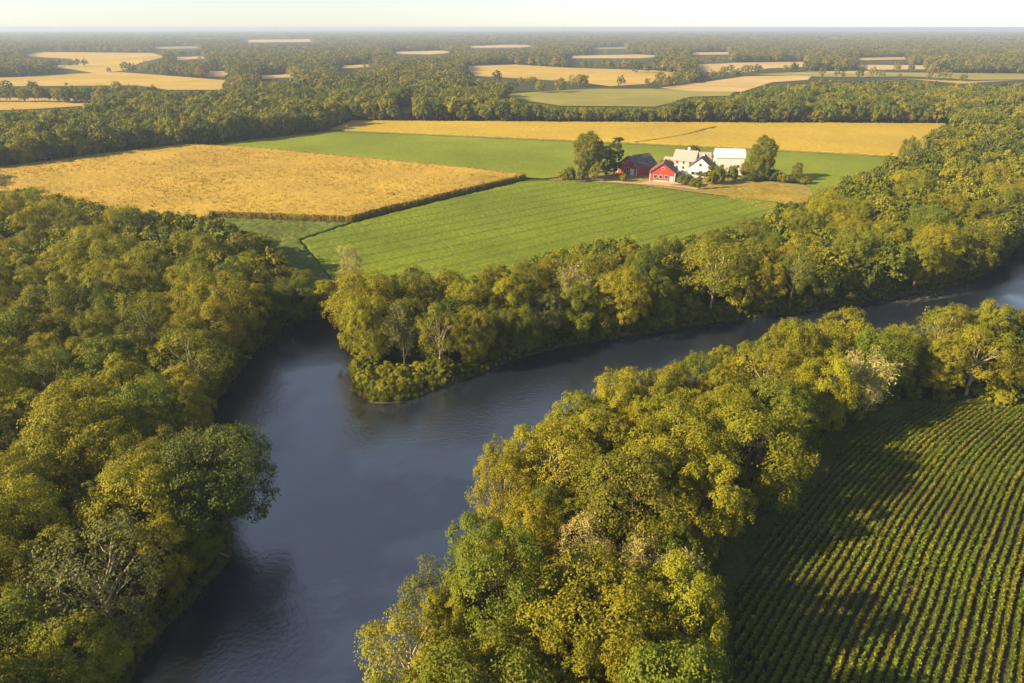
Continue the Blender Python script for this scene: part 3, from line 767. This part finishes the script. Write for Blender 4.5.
for L in HEDGES:
    Q = gp(L)
    for (ax, ay), (bx, by) in zip(Q, Q[1:]):
        D_ = math.hypot(bx - ax, by - ay); t = 0.0
        while t < D_:
            wv = rng.normal(0, 5, 2); hp.append((ax + (bx - ax) * t / D_ + wv[0], ay + (by - ay) * t / D_ + wv[1], 0, rng.uniform(.45, 1.0), rng.uniform(0, 6.28), rng.integers(0, 3)))
            t += rng.choice((5, 6, 8, 11, 26, 40), p=(.2, .25, .2, .15, .12, .08))
fp = np.concatenate([fp, fp2, np.array(hp)])
cp = far_points(3300, 9500, 44, 15, .45, .86); cp[:, 5] %= 2
print('mid', len(pts), 'far', len(fp), 'clumps', len(cp))
if bpts: scatter('wood_margin', bpts, BORDER, 'leafy trees running out of the picture along both near woods', 'woodland')
scatter('woodland', pts, MID, 'green and golden woodland filling the gaps and reaching past the fields', 'woodland')
scatter('distant_woodland', fp, FARS, 'hazy green woods between the distant fields', 'woodland')
scatter('horizon_forest', cp, CLUMP, 'blue-green forest fading into haze at the horizon', 'forest')

# ------------------------------------------------------------------ near crop rows
M['soil'] = plain('field_soil', (.036, .031, .017), (.066, .054, .029), 2.0, .95, .5)
def crop_x(x0, y):
    """rows run from the bottom right, bending to the right the farther they go"""
    x, yy = x0, 20.0
    return x0 + np.interp(y, YS, XS)
YS = np.arange(20, 110, .5); ang = np.radians(np.interp(YS, [20, 50, 70, 88, 103], [53, 51, 48.5, 43, 34]))
XS = np.concatenate([[0], np.cumsum(.5 / np.tan(ang))[:-1]])
soil = smooth(CROPF, 1)
field('field_soil', soil, .8, 0, M['soil'], .05, .05, 0, 4, 21, z0=.02)
vg = [p for p in VERGE]
M['verge'] = crop_mat('field_verge', [(.25, (.04, .06, .012)), (.55, (.065, .085, .016)), (.8, (.10, .10, .022))], 1.5, .15, (.7, 1.25))
def verge_poly():
    a = CROPF[0:11]; b = VERGE[0:11]
    return a + b[::-1]
field('grass_verge', verge_poly(), .6, 0, M['verge'], .16, .07, 0, 4, 22, z0=.012, kind='stuff', label='short green grass verge between trees and crop rows', cat='grass')
M['crop_leaf'] = leaf_mat('crop_leaves', [(0, (.125, .175, .015)), (.5, (.148, .182, .015)), (1, (.178, .186, .016))], .3)
def crop_row(x0, seed):
    r = np.random.default_rng(seed)
    ds = .20
    yy = np.arange(22, 104, ds * .75) + r.uniform(0, .2); xx = crop_x(x0, yy)
    wob = .12 * np.sin(yy * .35 + seed * .3)
    xx = xx + wob
    ok = inpoly(xx, yy, soil) & (np.abs(xx) < (yy + 45) * .80 + 70)
    px, py, d = proj(xx, yy, 0.4); ok &= (py < 800)
    seen = bool(np.any(ok & (px < 1020) & (py < 680)))
    gap = np.sin(xx * .23 + yy * .11) + np.sin(yy * .31 - xx * .17)
    ok &= ~((gap < -1.85) & (r.random(len(xx)) < .35))
    xx, yy = xx[ok], yy[ok]
    if len(xx) < 12: return None
    n = len(xx); nb = 20
    sz = r.uniform(.8, 1.2, n) * (1 + .18 * np.sin(yy * .21 + xx * .13) )
    c = np.stack([xx + r.normal(0, .05, n), yy + r.normal(0, .05, n), np.full(n, .05)], 1)
    az = r.uniform(0, 6.283, (n, nb)); el = r.uniform(.0, .85, (n, nb)); L = r.uniform(.17, .36, (n, nb)) * sz[:, None]
    D = np.stack([np.cos(az) * np.cos(el), np.sin(az) * np.cos(el), np.sin(el)], 2)
    base = c[:, None, :] + np.stack([r.normal(0, .06, (n, nb)), r.normal(0, .06, (n, nb)), np.sqrt(r.uniform(.0, 1, (n, nb))) * .58 * sz[:, None]], 2)
    tip = base + D * L[..., None]
    side = np.stack([-np.sin(az), np.cos(az), np.zeros_like(az)], 2) * (.08 * sz)[:, None, None]
    mid = (base + tip) / 2 + np.array([0, 0, .06])
    V = np.stack([base, mid + side, tip, mid - side], 2).reshape(-1, 3)
    return V, r.random(len(V) // 4), seen
def row_mesh(V, cl): return mesh_np('crop_row', V, [np.arange(len(V)).reshape(-1, 4)], [M['crop_leaf']], attrs={'clump': ('FACE', cl)})
rows = []
margin_rows = []
for i in range(-14, 100):
    x0 = 3.2 + i * 1.17 + random.uniform(-.07, .07)
    me = crop_row(x0, 2000 + i)
    if me and me[2]: rows.append((x0, row_mesh(me[0], me[1])))
    elif me: margin_rows.append(me)
ORDW = ['first', 'second', 'third', 'fourth', 'fifth', 'sixth', 'seventh', 'eighth', 'ninth', 'tenth', 'eleventh', 'twelfth', 'thirteenth', 'fourteenth', 'fifteenth',
        'sixteenth', 'seventeenth', 'eighteenth', 'nineteenth', 'twentieth', 'twenty-first', 'twenty-second', 'twenty-third', 'twenty-fourth', 'twenty-fifth', 'twenty-sixth',
        'twenty-seventh', 'twenty-eighth', 'twenty-ninth', 'thirtieth', 'thirty-first', 'thirty-second', 'thirty-third', 'thirty-fourth', 'thirty-fifth', 'thirty-sixth',
        'thirty-seventh', 'thirty-eighth', 'thirty-ninth', 'fortieth']
print('rows', len(rows))
if margin_rows:
    me = row_mesh(np.concatenate([m_[0] for m_ in margin_rows]), np.concatenate([m_[1] for m_ in margin_rows]))
    tag(link(bpy.data.objects.new('field_crop', me)), 'leafy crop carrying on beyond the right side of the near field', 'crop', None, 'stuff')
for i, (x0, me) in enumerate(rows):
    j = len(rows) - 1 - i
    lab = (f"green leafy crop row curving through dark soil, {ORDW[i]} from the wood edge" if i <= j else f"green leafy crop row curving through dark soil, {ORDW[j]} from the right side")
    tag(link(bpy.data.objects.new('crop_row', me)), lab, 'crop row', 'curving crop rows in the near field')

# ------------------------------------------------------------------ bank grass and peninsula bushes
def tuft(name, seed, h, n):
    r = np.random.default_rng(seed)
    az = r.uniform(0, 6.283, n); el = r.uniform(.7, 1.45, n); L = r.uniform(.5, 1.1, n) * h
    b = np.stack([r.normal(0, .16, n), r.normal(0, .16, n), np.zeros(n)], 1)
    D = np.stack([np.cos(az) * np.cos(el), np.sin(az) * np.cos(el), np.sin(el)], 1)
    s = np.stack([-np.sin(az), np.cos(az), np.zeros(n)], 1) * .05
    t = b + D * L[:, None]; m = (b + t) / 2 + np.array([0, 0, .06])
    V = np.stack([b, m + s, t, m - s], 1).reshape(-1, 3)
    return bpy.data.objects.new(name, mesh_np(name, V, [np.arange(4 * n).reshape(-1, 4)], [M['grass_blade']], attrs={'clump': ('FACE', r.random(n))}))
TUFT = [tuft('grass_tuft', 30 + i, 1.1, 34) for i in range(3)]
gpts = []
X = rng.uniform(-75, 165, 90000); Y = rng.uniform(40, 215, 90000); sd = sdist(X, Y, RIVER)
tipd = np.hypot(X - G(378, 385)[0], Y - G(378, 385)[1])
okk = (sd > -.15) & ((sd < 2.6) | inpoly(X, Y, TIP))
for x, y, s, td_ in zip(X[okk], Y[okk], sd[okk], tipd[okk]):
    if td_ > 12 and random.random() < .25: continue
    gpts.append((x, y, min(0, s * .55 - .75) if s < 1.3 else 0, random.uniform(.5, 1.15) * (1.35 if td_ < 12 and s > .8 else 1), random.uniform(0, 6.28), random.randrange(3)))
Xv = rng.uniform(18, 125, 9000); Yv = rng.uniform(36, 110, 9000)
okv = inpoly(Xv, Yv, verge_poly())
for x, y in zip(Xv[okv], Yv[okv]):
    if random.random() < .35: gpts.append((x, y, .1, random.uniform(.25, .6), random.uniform(0, 6.28), random.randrange(3)))
print('tufts', len(gpts))
scatter('bank_grass', gpts, TUFT, 'tall green grass along the river bank and field verge', 'grass')

bush_px = [(366, 381), (376, 388), (388, 390), (401, 388), (372, 372), (386, 376), (400, 378), (414, 382), (361, 370), (420, 374)]
BN = ['green', 'bright green', 'low green', 'round green', 'dense green', 'leafy green', 'small green', 'tufted green', 'dark green', 'pale green']
BP = ['at the left side of the peninsula tip', 'at the very front of the peninsula tip', 'right of the front of the peninsula tip', 'facing the river on the right of the tip',
      'behind the left front bushes of the tip', 'in the middle of the peninsula bushes', 'right of the middle peninsula bushes', 'last on the right of the peninsula bushes',
      'behind all others by the inlet side', 'under the thin olive tree near the tip']
for i, (px, py) in enumerate(bush_px):
    x, y = G(px, py, .3)
    put_tree(BUSH[i % 2], x, y, random.uniform(1.4, 2.6) * (1.35 if py < 380 else 1), random.uniform(1.7, 2.4), ('mid green', 'yellow-green')[i % 3 != 1],
             f"{BN[i]} waterside bush {BP[i]}", 'bushes on the peninsula tip', 'bush')

def fallen(px, py, az, tilt, h, label):
    x, y = G(px, py, -.3); k = BARE[1]
    o = empty('fallen_tree', (x, y, -.3), 0, (h / k.H * .45, h / k.H * .45, h / k.H)); o.rotation_euler = (tilt, 0, az)
    link(bpy.data.objects.new('trunk', k.trunk), o); tag(o, label, 'dead tree', 'dead trees leaning over the left bank')
fallen(250, 358, math.radians(-70), math.radians(62), 11, 'pale dead trunk leaning over the water near the inlet, left bank')
fallen(226, 556, math.radians(-100), math.radians(70), 9, 'grey dead tree fallen towards the water below the overhanging green tree')

UNDER = [lod_mesh('undergrowth_bush', 640 + i, 2.6, 2.0, .1, 9, 13, 22, .30, .21, M['wood_leaf'], umbrella=.3) for i in range(3)]
X = rng.uniform(-95, 170, 26000); Y = rng.uniform(30, 230, 26000); sr_, sv_ = sdist(X, Y, RIVER), sdist(X, Y, VERGE)
uu = (((sr_ > 1.3) & (sr_ < 5) & (rng.random(len(X)) < .55)) | ((sv_ > -.4) & (sv_ < 3.2) & (rng.random(len(X)) < .42))) & ~inpoly(X, Y, TIP) & (sr_ > 1.2)
upt = [(x, y, -.1, random.uniform(.5, 1.35), random.uniform(0, 6.28), random.randrange(3)) for x, y in zip(X[uu], Y[uu])]
print('undergrowth', len(upt))
scatter('undergrowth', upt, UNDER, 'low leafy undergrowth along the river banks and wood edges', 'undergrowth')

# ------------------------------------------------------------------ corn stalks standing along the edges and through the field
M['corn_leaf'] = leaf_mat('corn_leaves', [(0, (.19, .17, .02)), (.35, (.30, .23, .03)), (.7, (.40, .28, .045)), (1, (.46, .34, .07))], .3)
def corn_plant(seed):
    r = np.random.default_rng(seed); n = 26
    az = r.uniform(0, 6.283, n); el = r.uniform(.5, 1.45, n); L = r.uniform(.5, 1.0, n)
    b = np.stack([r.normal(0, .3, n), r.normal(0, .3, n), r.uniform(0, 1.75, n)], 1)
    D = np.stack([np.cos(az) * np.cos(el), np.sin(az) * np.cos(el), np.sin(el)], 1); sd_ = np.stack([-np.sin(az), np.cos(az), np.zeros(n)], 1) * .075
    t = b + D * L[:, None]; m = (b + t) / 2 + np.array([0, 0, .1])
    V = np.stack([b, m + sd_, t, m - sd_], 1).reshape(-1, 3)
    return bpy.data.objects.new('corn_plant', mesh_np('corn_plant', V, [np.arange(4 * n).reshape(-1, 4)], [M['corn_leaf']], attrs={'clump': ('FACE', r.random(n))}))
CP = [corn_plant(70 + i) for i in range(3)]
lo_, hi_ = np.min(CORN, 0), np.max(CORN, 0)
X = rng.uniform(lo_[0], hi_[0], 70000); Y = rng.uniform(lo_[1], hi_[1], 70000); sd = sdist(X, Y, CORN)
kk = (sd < .35) & ((sd > -1.6) | (rng.random(len(X)) < .22)); cpt = []
E_ = np.array(CORN + CORN[:1])
for a, b in zip(E_[:-1], E_[1:]):
    D_ = np.hypot(*(b - a)); t = np.arange(0, 1, .28 / D_); o_ = a + (b - a) * t[:, None] + rng.normal(0, .28, (len(t), 2))
    cpt += [(x, y, 0, random.uniform(.8, 1.12), random.uniform(0, 6.28), random.randrange(3)) for x, y in o_]
cpt += [(x, y, 0 if d > -1 else .35, random.uniform(.85, 1.12), random.uniform(0, 6.28), random.randrange(3)) for x, y, d in zip(X[kk], Y[kk], sd[kk])]
scatter('corn_stalks', cpt, CP, 'ripe corn stalks along the edges of the golden field', 'corn')

# ------------------------------------------------------------------ farm
class MB:
    def __init__(s): s.V, s.F = [], []
    def add(s, V, Fc):
        n = len(s.V); s.V += [tuple(v) for v in V]; s.F += [tuple(i + n for i in f) for f in Fc]
    def box(s, x0, x1, y0, y1, z0, z1):
        s.add([(x0,y0,z0),(x1,y0,z0),(x1,y1,z0),(x0,y1,z0),(x0,y0,z1),(x1,y0,z1),(x1,y1,z1),(x0,y1,z1)],
              [(0,3,2,1),(4,5,6,7),(0,1,5,4),(1,2,6,5),(2,3,7,6),(3,0,4,7)])
    def prism(s, prof, y0, y1):
        """prof: (x,z) outline, extruded along y"""
        n = len(prof)
        s.add([(x, y0, z) for x, z in prof] + [(x, y1, z) for x, z in prof],
              [tuple(range(n)), tuple(range(2 * n - 1, n - 1, -1))] + [(i, n + i, n + (i + 1) % n, (i + 1) % n) for i in range(n)])
    def build(s, name, mat, parent):
        me = bpy.data.meshes.new(name); me.from_pydata(s.V, [], s.F); me.materials.append(mat)
        import bmesh
        bm = bmesh.new(); bm.from_mesh(me); bmesh.ops.recalc_face_normals(bm, faces=bm.faces); bm.to_mesh(me); bm.free()
        return link(bpy.data.objects.new(name, me), parent)
M['red'] = plain('red_boards', (.29, .036, .030), (.38, .05, .038), 1.2, .7, .2, stretch=(6, 6, .5))
M['white'] = plain('white_boards', (.46, .48, .54), (.55, .57, .63), 1.0, .6, .1, stretch=(.4, .4, 6))
M['pink'] = plain('rosy_roof', (.34, .23, .24), (.42, .29, .30), 1.5, .7, .1)
M['slate'] = plain('dark_roof', (.075, .062, .068), (.125, .105, .11), 1.2, .75, .2)
M['metal_roof'] = plain('white_metal_roof', (.48, .52, .60), (.56, .60, .68), .8, .45, .05, .5)
M['glass'] = plain('window_glass', (.03, .035, .045), (.05, .055, .065), 1, .15, 0, .5)
M['trim'] = plain('white_trim', (.50, .53, .60), (.58, .61, .68), 2, .6)
M['brick'] = plain('chimney_brick', (.65, .58, .52), (.75, .68, .62), 3, .85)
M['greywall'] = plain('grey_boards', (.35, .36, .36), (.48, .48, .47), 1.2, .75)

def gable_building(name, loc, rz, w, L, hw, hr, wall, roof, label, cat, group='farm buildings', ov=.5):
    """front gable on the local -y side"""
    o = empty(name, (loc[0], loc[1], .08), rz); tag(o, label, cat, group)
    m = MB(); m.prism([(-w/2, 0), (w/2, 0), (w/2, hw), (0, hr - .12), (-w/2, hw)], -L/2, L/2); m.build('wall', wall, o)
    k = (hr - hw) / (w / 2); e = w/2 + ov; ze = hr - k * e
    m = MB()
    m.prism([(0, hr + .16), (-e, ze + .16), (-e, ze), (0, hr)], -L/2 - ov, L/2 + ov)
    m.prism([(.001, hr + .16), (.001, hr), (e, ze), (e, ze + .16)], -L/2 - ov, L/2 + ov)
    rf = m.build('roof', roof, o)
    return o, rf
def window(o, x, z, w, h, y, side='front'):
    m = MB(); g = MB()
    if side == 'front':
        m.box(x - w/2 - .12, x + w/2 + .12, y - .07, y + .02, z - .12, z + h + .12); g.box(x - w/2, x + w/2, y - .09, y - .05, z, z + h)
    else:                                     # on the +x / -x wall: y runs along
        s = 1 if side == 'right' else -1
        a, b = sorted((y * 1.0 - .02 * s, y + .07 * s)); c, d = sorted((y + .05 * s, y + .09 * s))
        m.box(a, b, x - w/2 - .12, x + w/2 + .12, z - .12, z + h + .12); g.box(c, d, x - w/2, x + w/2, z, z + h)
    f = m.build('window', M['trim'], o); g.build('pane', M['glass'], f); return f
def door(o, x, w, h, y, mat, side='front'):
    m = MB(); f = MB()
    if side == 'front':
        m.box(x - w/2, x + w/2, y - .06, y + .02, 0, h); f.box(x - w/2, x + w/2, y - .10, y - .05, h, h + .18)
        f.box(x - w/2 - .15, x - w/2, y - .10, y - .05, 0, h + .18); f.box(x + w/2, x + w/2 + .15, y - .10, y - .05, 0, h + .18)
    else:
        s = 1 if side == 'right' else -1
        a, b = sorted((y - .02 * s, y + .06 * s)); m.box(a, b, x - w/2, x + w/2, 0, h)
        a, b = sorted((y + .05 * s, y + .10 * s)); f.box(a, b, x - w/2 - .15, x + w/2 + .15, h, h + .18)
    d = m.build('door', mat, o); f.build('frame', M['trim'], d); return d
def corner_trim(o, w, L, hw, hr):
    m = MB(); y = -L/2
    m.box(-w/2 - .06, -w/2 + .22, y - .06, y + .2, 0, hw); m.box(w/2 - .22, w/2 + .06, y - .06, y + .2, 0, hw)
    m.build('trim', M['trim'], o)

# red barn on the left, gable towards the trees
p = G(637, 172.5)
o, rf = gable_building('red_barn', p, math.radians(-52), 11.5, 13.5, 3.6, 7.9, M['red'], M['slate'], 'red barn with dark slate roof, nearest the dark pointed trees', 'barn')
corner_trim(o, 11.5, 13.5, 3.6, 7.9)
for x in (-2.4, 0.4): window(o, x, 1.5, 1.2, 1.4, -6.75)
door(o, 3.2, 2.2, 2.6, -6.75, M['trim']); window(o, 0, 4.9, 1.0, 1.1, -6.75)
m = MB(); m.box(-.35, .35, -5.0, -4.2, 7.7, 8.7); m.build('vent', M['trim'], rf)
# red barn in front, gable towards the camera
p = G(663, 179.5)
o, rf = gable_building('red_barn', p, math.radians(-17), 10.5, 10.5, 3.9, 7.6, M['red'], plain('reddish_roof', (.12, .055, .058), (.18, .085, .085), 1.2, .75), 'bright red barn with white windows facing the green field', 'barn')
corner_trim(o, 10.5, 10.5, 3.9, 7.6)
for x in (-2.9, -.7, 1.6): window(o, x, 1.4, 1.3, 1.3, -5.25)
window(o, 0, 5.0, .8, .9, -5.25); door(o, 3.9, 1.3, 2.2, -5.25, M['trim'])
m = MB(); m.box(-3.8, 2.6, -5.42, -5.32, .0, .5); m.build('trough', M['trim'], o)
# rosy-roofed white house
p = G(685, 169.5)
o, rf = gable_building('farmhouse', p, math.radians(62), 7.6, 9.6, 4.8, 8.6, plain('rosy_white_boards', (.47, .41, .45), (.55, .49, .53), 1.0, .6), M['pink'], 'white two-storey farmhouse with rosy roof and chimney', 'house')
for x in (-2.2, 2.2):
    window(o, x, 3.0, 1.0, 1.3, -4.8); window(o, x, .9, 1.0, 1.3, -4.8)
for x in (-3, 0, 3):
    window(o, x, 3.0, 1.0, 1.3, -3.8, 'left'); window(o, x, .8, 1.0, 1.3, -3.8, 'left')
m = MB(); m.box(-.5, .5, -1.5, -.5, 8.0, 10.0); m.build('chimney', M['brick'], rf)
m = MB(); m.prism([(-3.2, 0), (3.2, 0), (3.2, 2.9), (0, 4.9), (-3.2, 2.9)], 4.8, 9.6); m.build('wing', M['white'], o)
m = MB(); m.prism([(0, 5.1), (-3.6, 2.75), (-3.6, 2.6), (0, 4.93)], 4.85, 10.0); m.prism([(.001, 5.1), (.001, 4.93), (3.6, 2.6), (3.6, 2.75)], 4.85, 10.0); m.build('wing_roof', M['pink'], o)
# grey-roofed low house behind
p = G(697, 166)
o, rf = gable_building('outbuilding', p, math.radians(80), 7.5, 11, 3.4, 6.4, M['greywall'], plain('grey_roof', (.24, .21, .21), (.33, .29, .28), 1, .7), 'low grey-roofed outbuilding behind the white gabled house', 'outbuilding')
for x in (-3, 0, 3): window(o, x, 1.1, 1.1, 1.2, -3.75, 'left')
# white house with the dark roof, gable to the camera
p = G(701, 175.5)
o, rf = gable_building('farmhouse', p, math.radians(-24), 10, 10, 4.4, 8.4, M['white'], M['slate'], 'white gabled house with dark roof between bushes and the big white barn', 'house')
for x in (-3, 0, 3): window(o, x, 1.0, 1.1, 1.4, -5)
window(o, 0, 4.7, 1.1, 1.3, -5)
m = MB(); m.box(-.4, .4, 1, 1.8, 7.6, 9.3); m.build('chimney', M['brick'], rf)
m = MB(); m.box(-4.4, 4.4, -7.2, -5.02, 2.6, 2.78); [m.box(x - .09, x + .09, -7.1, -6.92, 0, 2.6) for x in (-4.2, -1.5, 1.5, 4.2)]; m.build('porch', M['trim'], o)
# big white barn with the rounded roof, long side to the camera
p = G(727, 173.5)
o = empty('white_barn', (p[0], p[1], .08), math.radians(82)); tag(o, 'tall white barn with rounded white roof, largest building of the farm', 'barn', 'farm buildings')
w, L, hw = 9.0, 12.0, 7.6
arc = [(w/2 * math.cos(t) * (1 if True else 1), hw + 3.0 * math.sin(t)) for t in np.linspace(0, math.pi, 13)]
m = MB(); m.prism([(-w/2, 0), (w/2, 0)] + arc, -L/2, L/2); m.build('wall', M['white'], o)
m = MB(); e = 1.07
outer = [((w/2 + .28) * math.cos(t), hw + .05 + 3.25 * math.sin(t)) for t in np.linspace(-.05, math.pi + .05, 15)]
inner = [((w/2 + .06) * math.cos(t), hw + .02 + 3.05 * math.sin(t)) for t in np.linspace(-.05, math.pi + .05, 15)]
for i in range(14): m.prism([outer[i], outer[i + 1], inner[i + 1], inner[i]], -L/2 - .4, L/2 + .4)
m.build('roof', M['metal_roof'], o)
door(o, 0, 4.2, 4.4, -6, M['trim']); window(o, 0, 7.4, 1.2, 1.3, -6)
for x in (-3.5, 3.2): window(o, x, 3.4, 1.2, 1.2, -4.5, 'left')
door(o, 0, 2.0, 2.6, -4.5, M['greywall'], 'left')
# little pale shed
p = G(680.5, 178)
o, rf = gable_building('shed', p, math.radians(-30), 3.4, 4, 2.0, 3.0, plain('blue_grey_boards', (.30, .38, .40), (.38, .46, .47), 2, .7), M['greywall'], 'small blue-grey shed right of the bright red barn', 'shed', ov=.25)
door(o, 0, 1.0, 1.8, -2, M['trim'])

# trees and bushes of the farm
FT = 'trees and bushes of the farmstead'
def farm_tree(kind, px, py, h, R, tint, label, cat='tree'):
    x, y = G(px, py); put_tree(kind, x, y, h, R, tint, label, FT, cat, jitter=False)
farm_tree(FULL, 588, 179.5, 19.5, 6.8, 'olive', 'tallest broad tree left of the farm, olive green')
farm_tree(CONE, 606, 176, 13, 3.2, 'mid green', 'narrow green tree between the tall broad tree and the dark pointed one')
farm_tree(CONE, 614, 174.5, 16, 3.7, 'dark green', 'dark pointed tree next to the left red barn')
farm_tree(TALL[1], 594.5, 181.5, 8.5, 2.6, 'golden yellow', 'small golden tree in front of the tall broad tree')
farm_tree(FULL, 759, 180.5, 18, 5.6, 'olive', 'tall oval tree right of the big white barn')
farm_tree(ROUND[1], 746.5, 179.5, 8, 3.6, 'yellow-green', 'yellow-green tree between the white barn and the tall oval tree')
farm_tree(TALL[2], 796, 181.5, 8, 2.6, 'olive', 'small olive tree alone on the field boundary right of the farm')
farm_tree(ROUND[3], 692, 158, 6, 4, 'dark green', 'dark tree behind the farmhouse roof')
farm_tree(BUSH[0], 569.5, 180, 5.5, 3.0, 'mid green', 'green bush at the left end of the farmstead', 'bush')
farm_tree(BUSH[1], 563, 179.5, 4.0, 3.0, 'golden yellow', 'golden bush at the far left of the farmstead', 'bush')
farm_tree(BUSH[0], 581, 181.5, 4.5, 2.6, 'grey-green', 'grey-green bush at the foot of the tall broad tree', 'bush')
farm_tree(BUSH[1], 623.5, 181.5, 3.6, 2.0, 'yellow-green', 'lone bush in front of the left red barn', 'bush')
farm_tree(BUSH[0], 665, 169.5, 4.5, 3.4, 'olive', 'olive bush between the two red barns', 'bush')
farm_tree(BUSH[0], 683.5, 184.5, 3.6, 3.4, 'mid green', 'green bush right of the bright red barn', 'bush')
farm_tree(BUSH[1], 693.5, 186, 2.8, 3.4, 'olive', 'low olive bush in front of the white gabled house', 'bush')
farm_tree(CONE, 698.5, 189.5, 7.5, 1.3, 'mid green', 'slim little tree in front of the white gabled house')
farm_tree(BUSH[1], 710, 184, 7.0, 4.0, 'olive', 'big round olive bush before the white gabled house', 'bush')
farm_tree(BUSH[0], 717, 184, 7.4, 3.6, 'mid green', 'big round green bush beside the olive one before the white barn', 'bush')
farm_tree(BUSH[0], 730.5, 181, 6.4, 3.0, 'mid green', 'neat round bush before the big white barn', 'bush')
farm_tree(BUSH[1], 752, 181.5, 3.6, 3.6, 'dark green', 'dark bush at the left foot of the tall oval tree', 'bush')
farm_tree(BUSH[0], 768, 180.5, 4.6, 3.8, 'dark green', 'dark bush at the right foot of the tall oval tree', 'bush')
farm_tree(BUSH[1], 780.5, 182, 4.4, 2.2, 'golden yellow', 'golden bush on the field boundary right of the tall oval tree', 'bush')
farm_tree(BUSH[0], 787, 182.5, 2.8, 2.6, 'mid green', 'low green bush on the field boundary beside the golden one', 'bush')
farm_tree(BUSH[1], 806, 184, 3.0, 3.0, 'olive', 'low olive bush at the right end of the field boundary', 'bush')

# ------------------------------------------------------------------ air
def haze_box():
    m, nt, out = new_mat('haze')
    v = N(nt, 'ShaderNodeVolumePrincipled', i_Density=1.8e-4, i_Anisotropy=.1)
    v.inputs['Color'].default_value = (.52, .66, .98, 1)
    nt.links.new(v.outputs[0], out.inputs['Volume'])
    mb = MB(); mb.box(-62000, 62000, -3200, 62000, -4, 63)
    o = mb.build('haze', m, None); tag(o, 'thin pale haze over the plain', 'haze', None, 'stuff')
haze_box()

# ------------------------------------------------------------------ sky, sun, camera
w = bpy.data.worlds.new('World'); bpy.context.scene.world = w; w.use_nodes = True
nt = w.node_tree; bg = nt.nodes['Background']
sky = nt.nodes.new('ShaderNodeTexSky'); sky.sky_type = 'NISHITA'; sky.sun_disc = False
sky.sun_elevation = SUN_EL; sky.sun_rotation = SUN_AZ; sky.air_density = 1.0; sky.dust_density = 0.15; sky.ozone_density = 4.0
hz = nt.nodes.new('ShaderNodeHueSaturation'); hz.inputs['Saturation'].default_value = .58
nt.links.new(sky.outputs[0], hz.inputs['Color']); nt.links.new(hz.outputs[0], bg.inputs[0]); bg.inputs[1].default_value = .060
ld = bpy.data.lights.new('sun', 'SUN'); ld.energy = 5.0; ld.angle = math.radians(.5); ld.color = (1.0, .755, .37)
lo = bpy.data.objects.new('sun', ld); C.objects.link(lo)
S = Vector((math.sin(SUN_AZ) * math.cos(SUN_EL), math.cos(SUN_AZ) * math.cos(SUN_EL), math.sin(SUN_EL)))
lo.rotation_euler = S.to_track_quat('Z', 'Y').to_euler(); lo.location = (-100, 0, 120)

cd = bpy.data.cameras.new('camera'); cam = bpy.data.objects.new('camera', cd); C.objects.link(cam)
cd.sensor_width = 36; cd.lens = 36 * F / 1024; cd.clip_start = .5; cd.clip_end = 200000
cam.location = (0, 0, CAMH); cam.rotation_euler = (math.pi / 2 - PITCH, 0, 0)
sc = bpy.context.scene; sc.camera = cam
sc.view_settings.view_transform = 'Standard'; sc.view_settings.look = 'None'; sc.view_settings.exposure = 1.6; sc.view_settings.gamma = 1
sc.render.engine = 'CYCLES'
cy = sc.cycles
cy.use_denoising = True
try: cy.denoiser = 'OPENIMAGEDENOISE'
except Exception: pass
cy.max_bounces = 5; cy.diffuse_bounces = 2; cy.glossy_bounces = 2; cy.transmission_bounces = 2; cy.transparent_max_bounces = 4; cy.volume_bounces = 0
cy.sample_clamp_indirect = 6
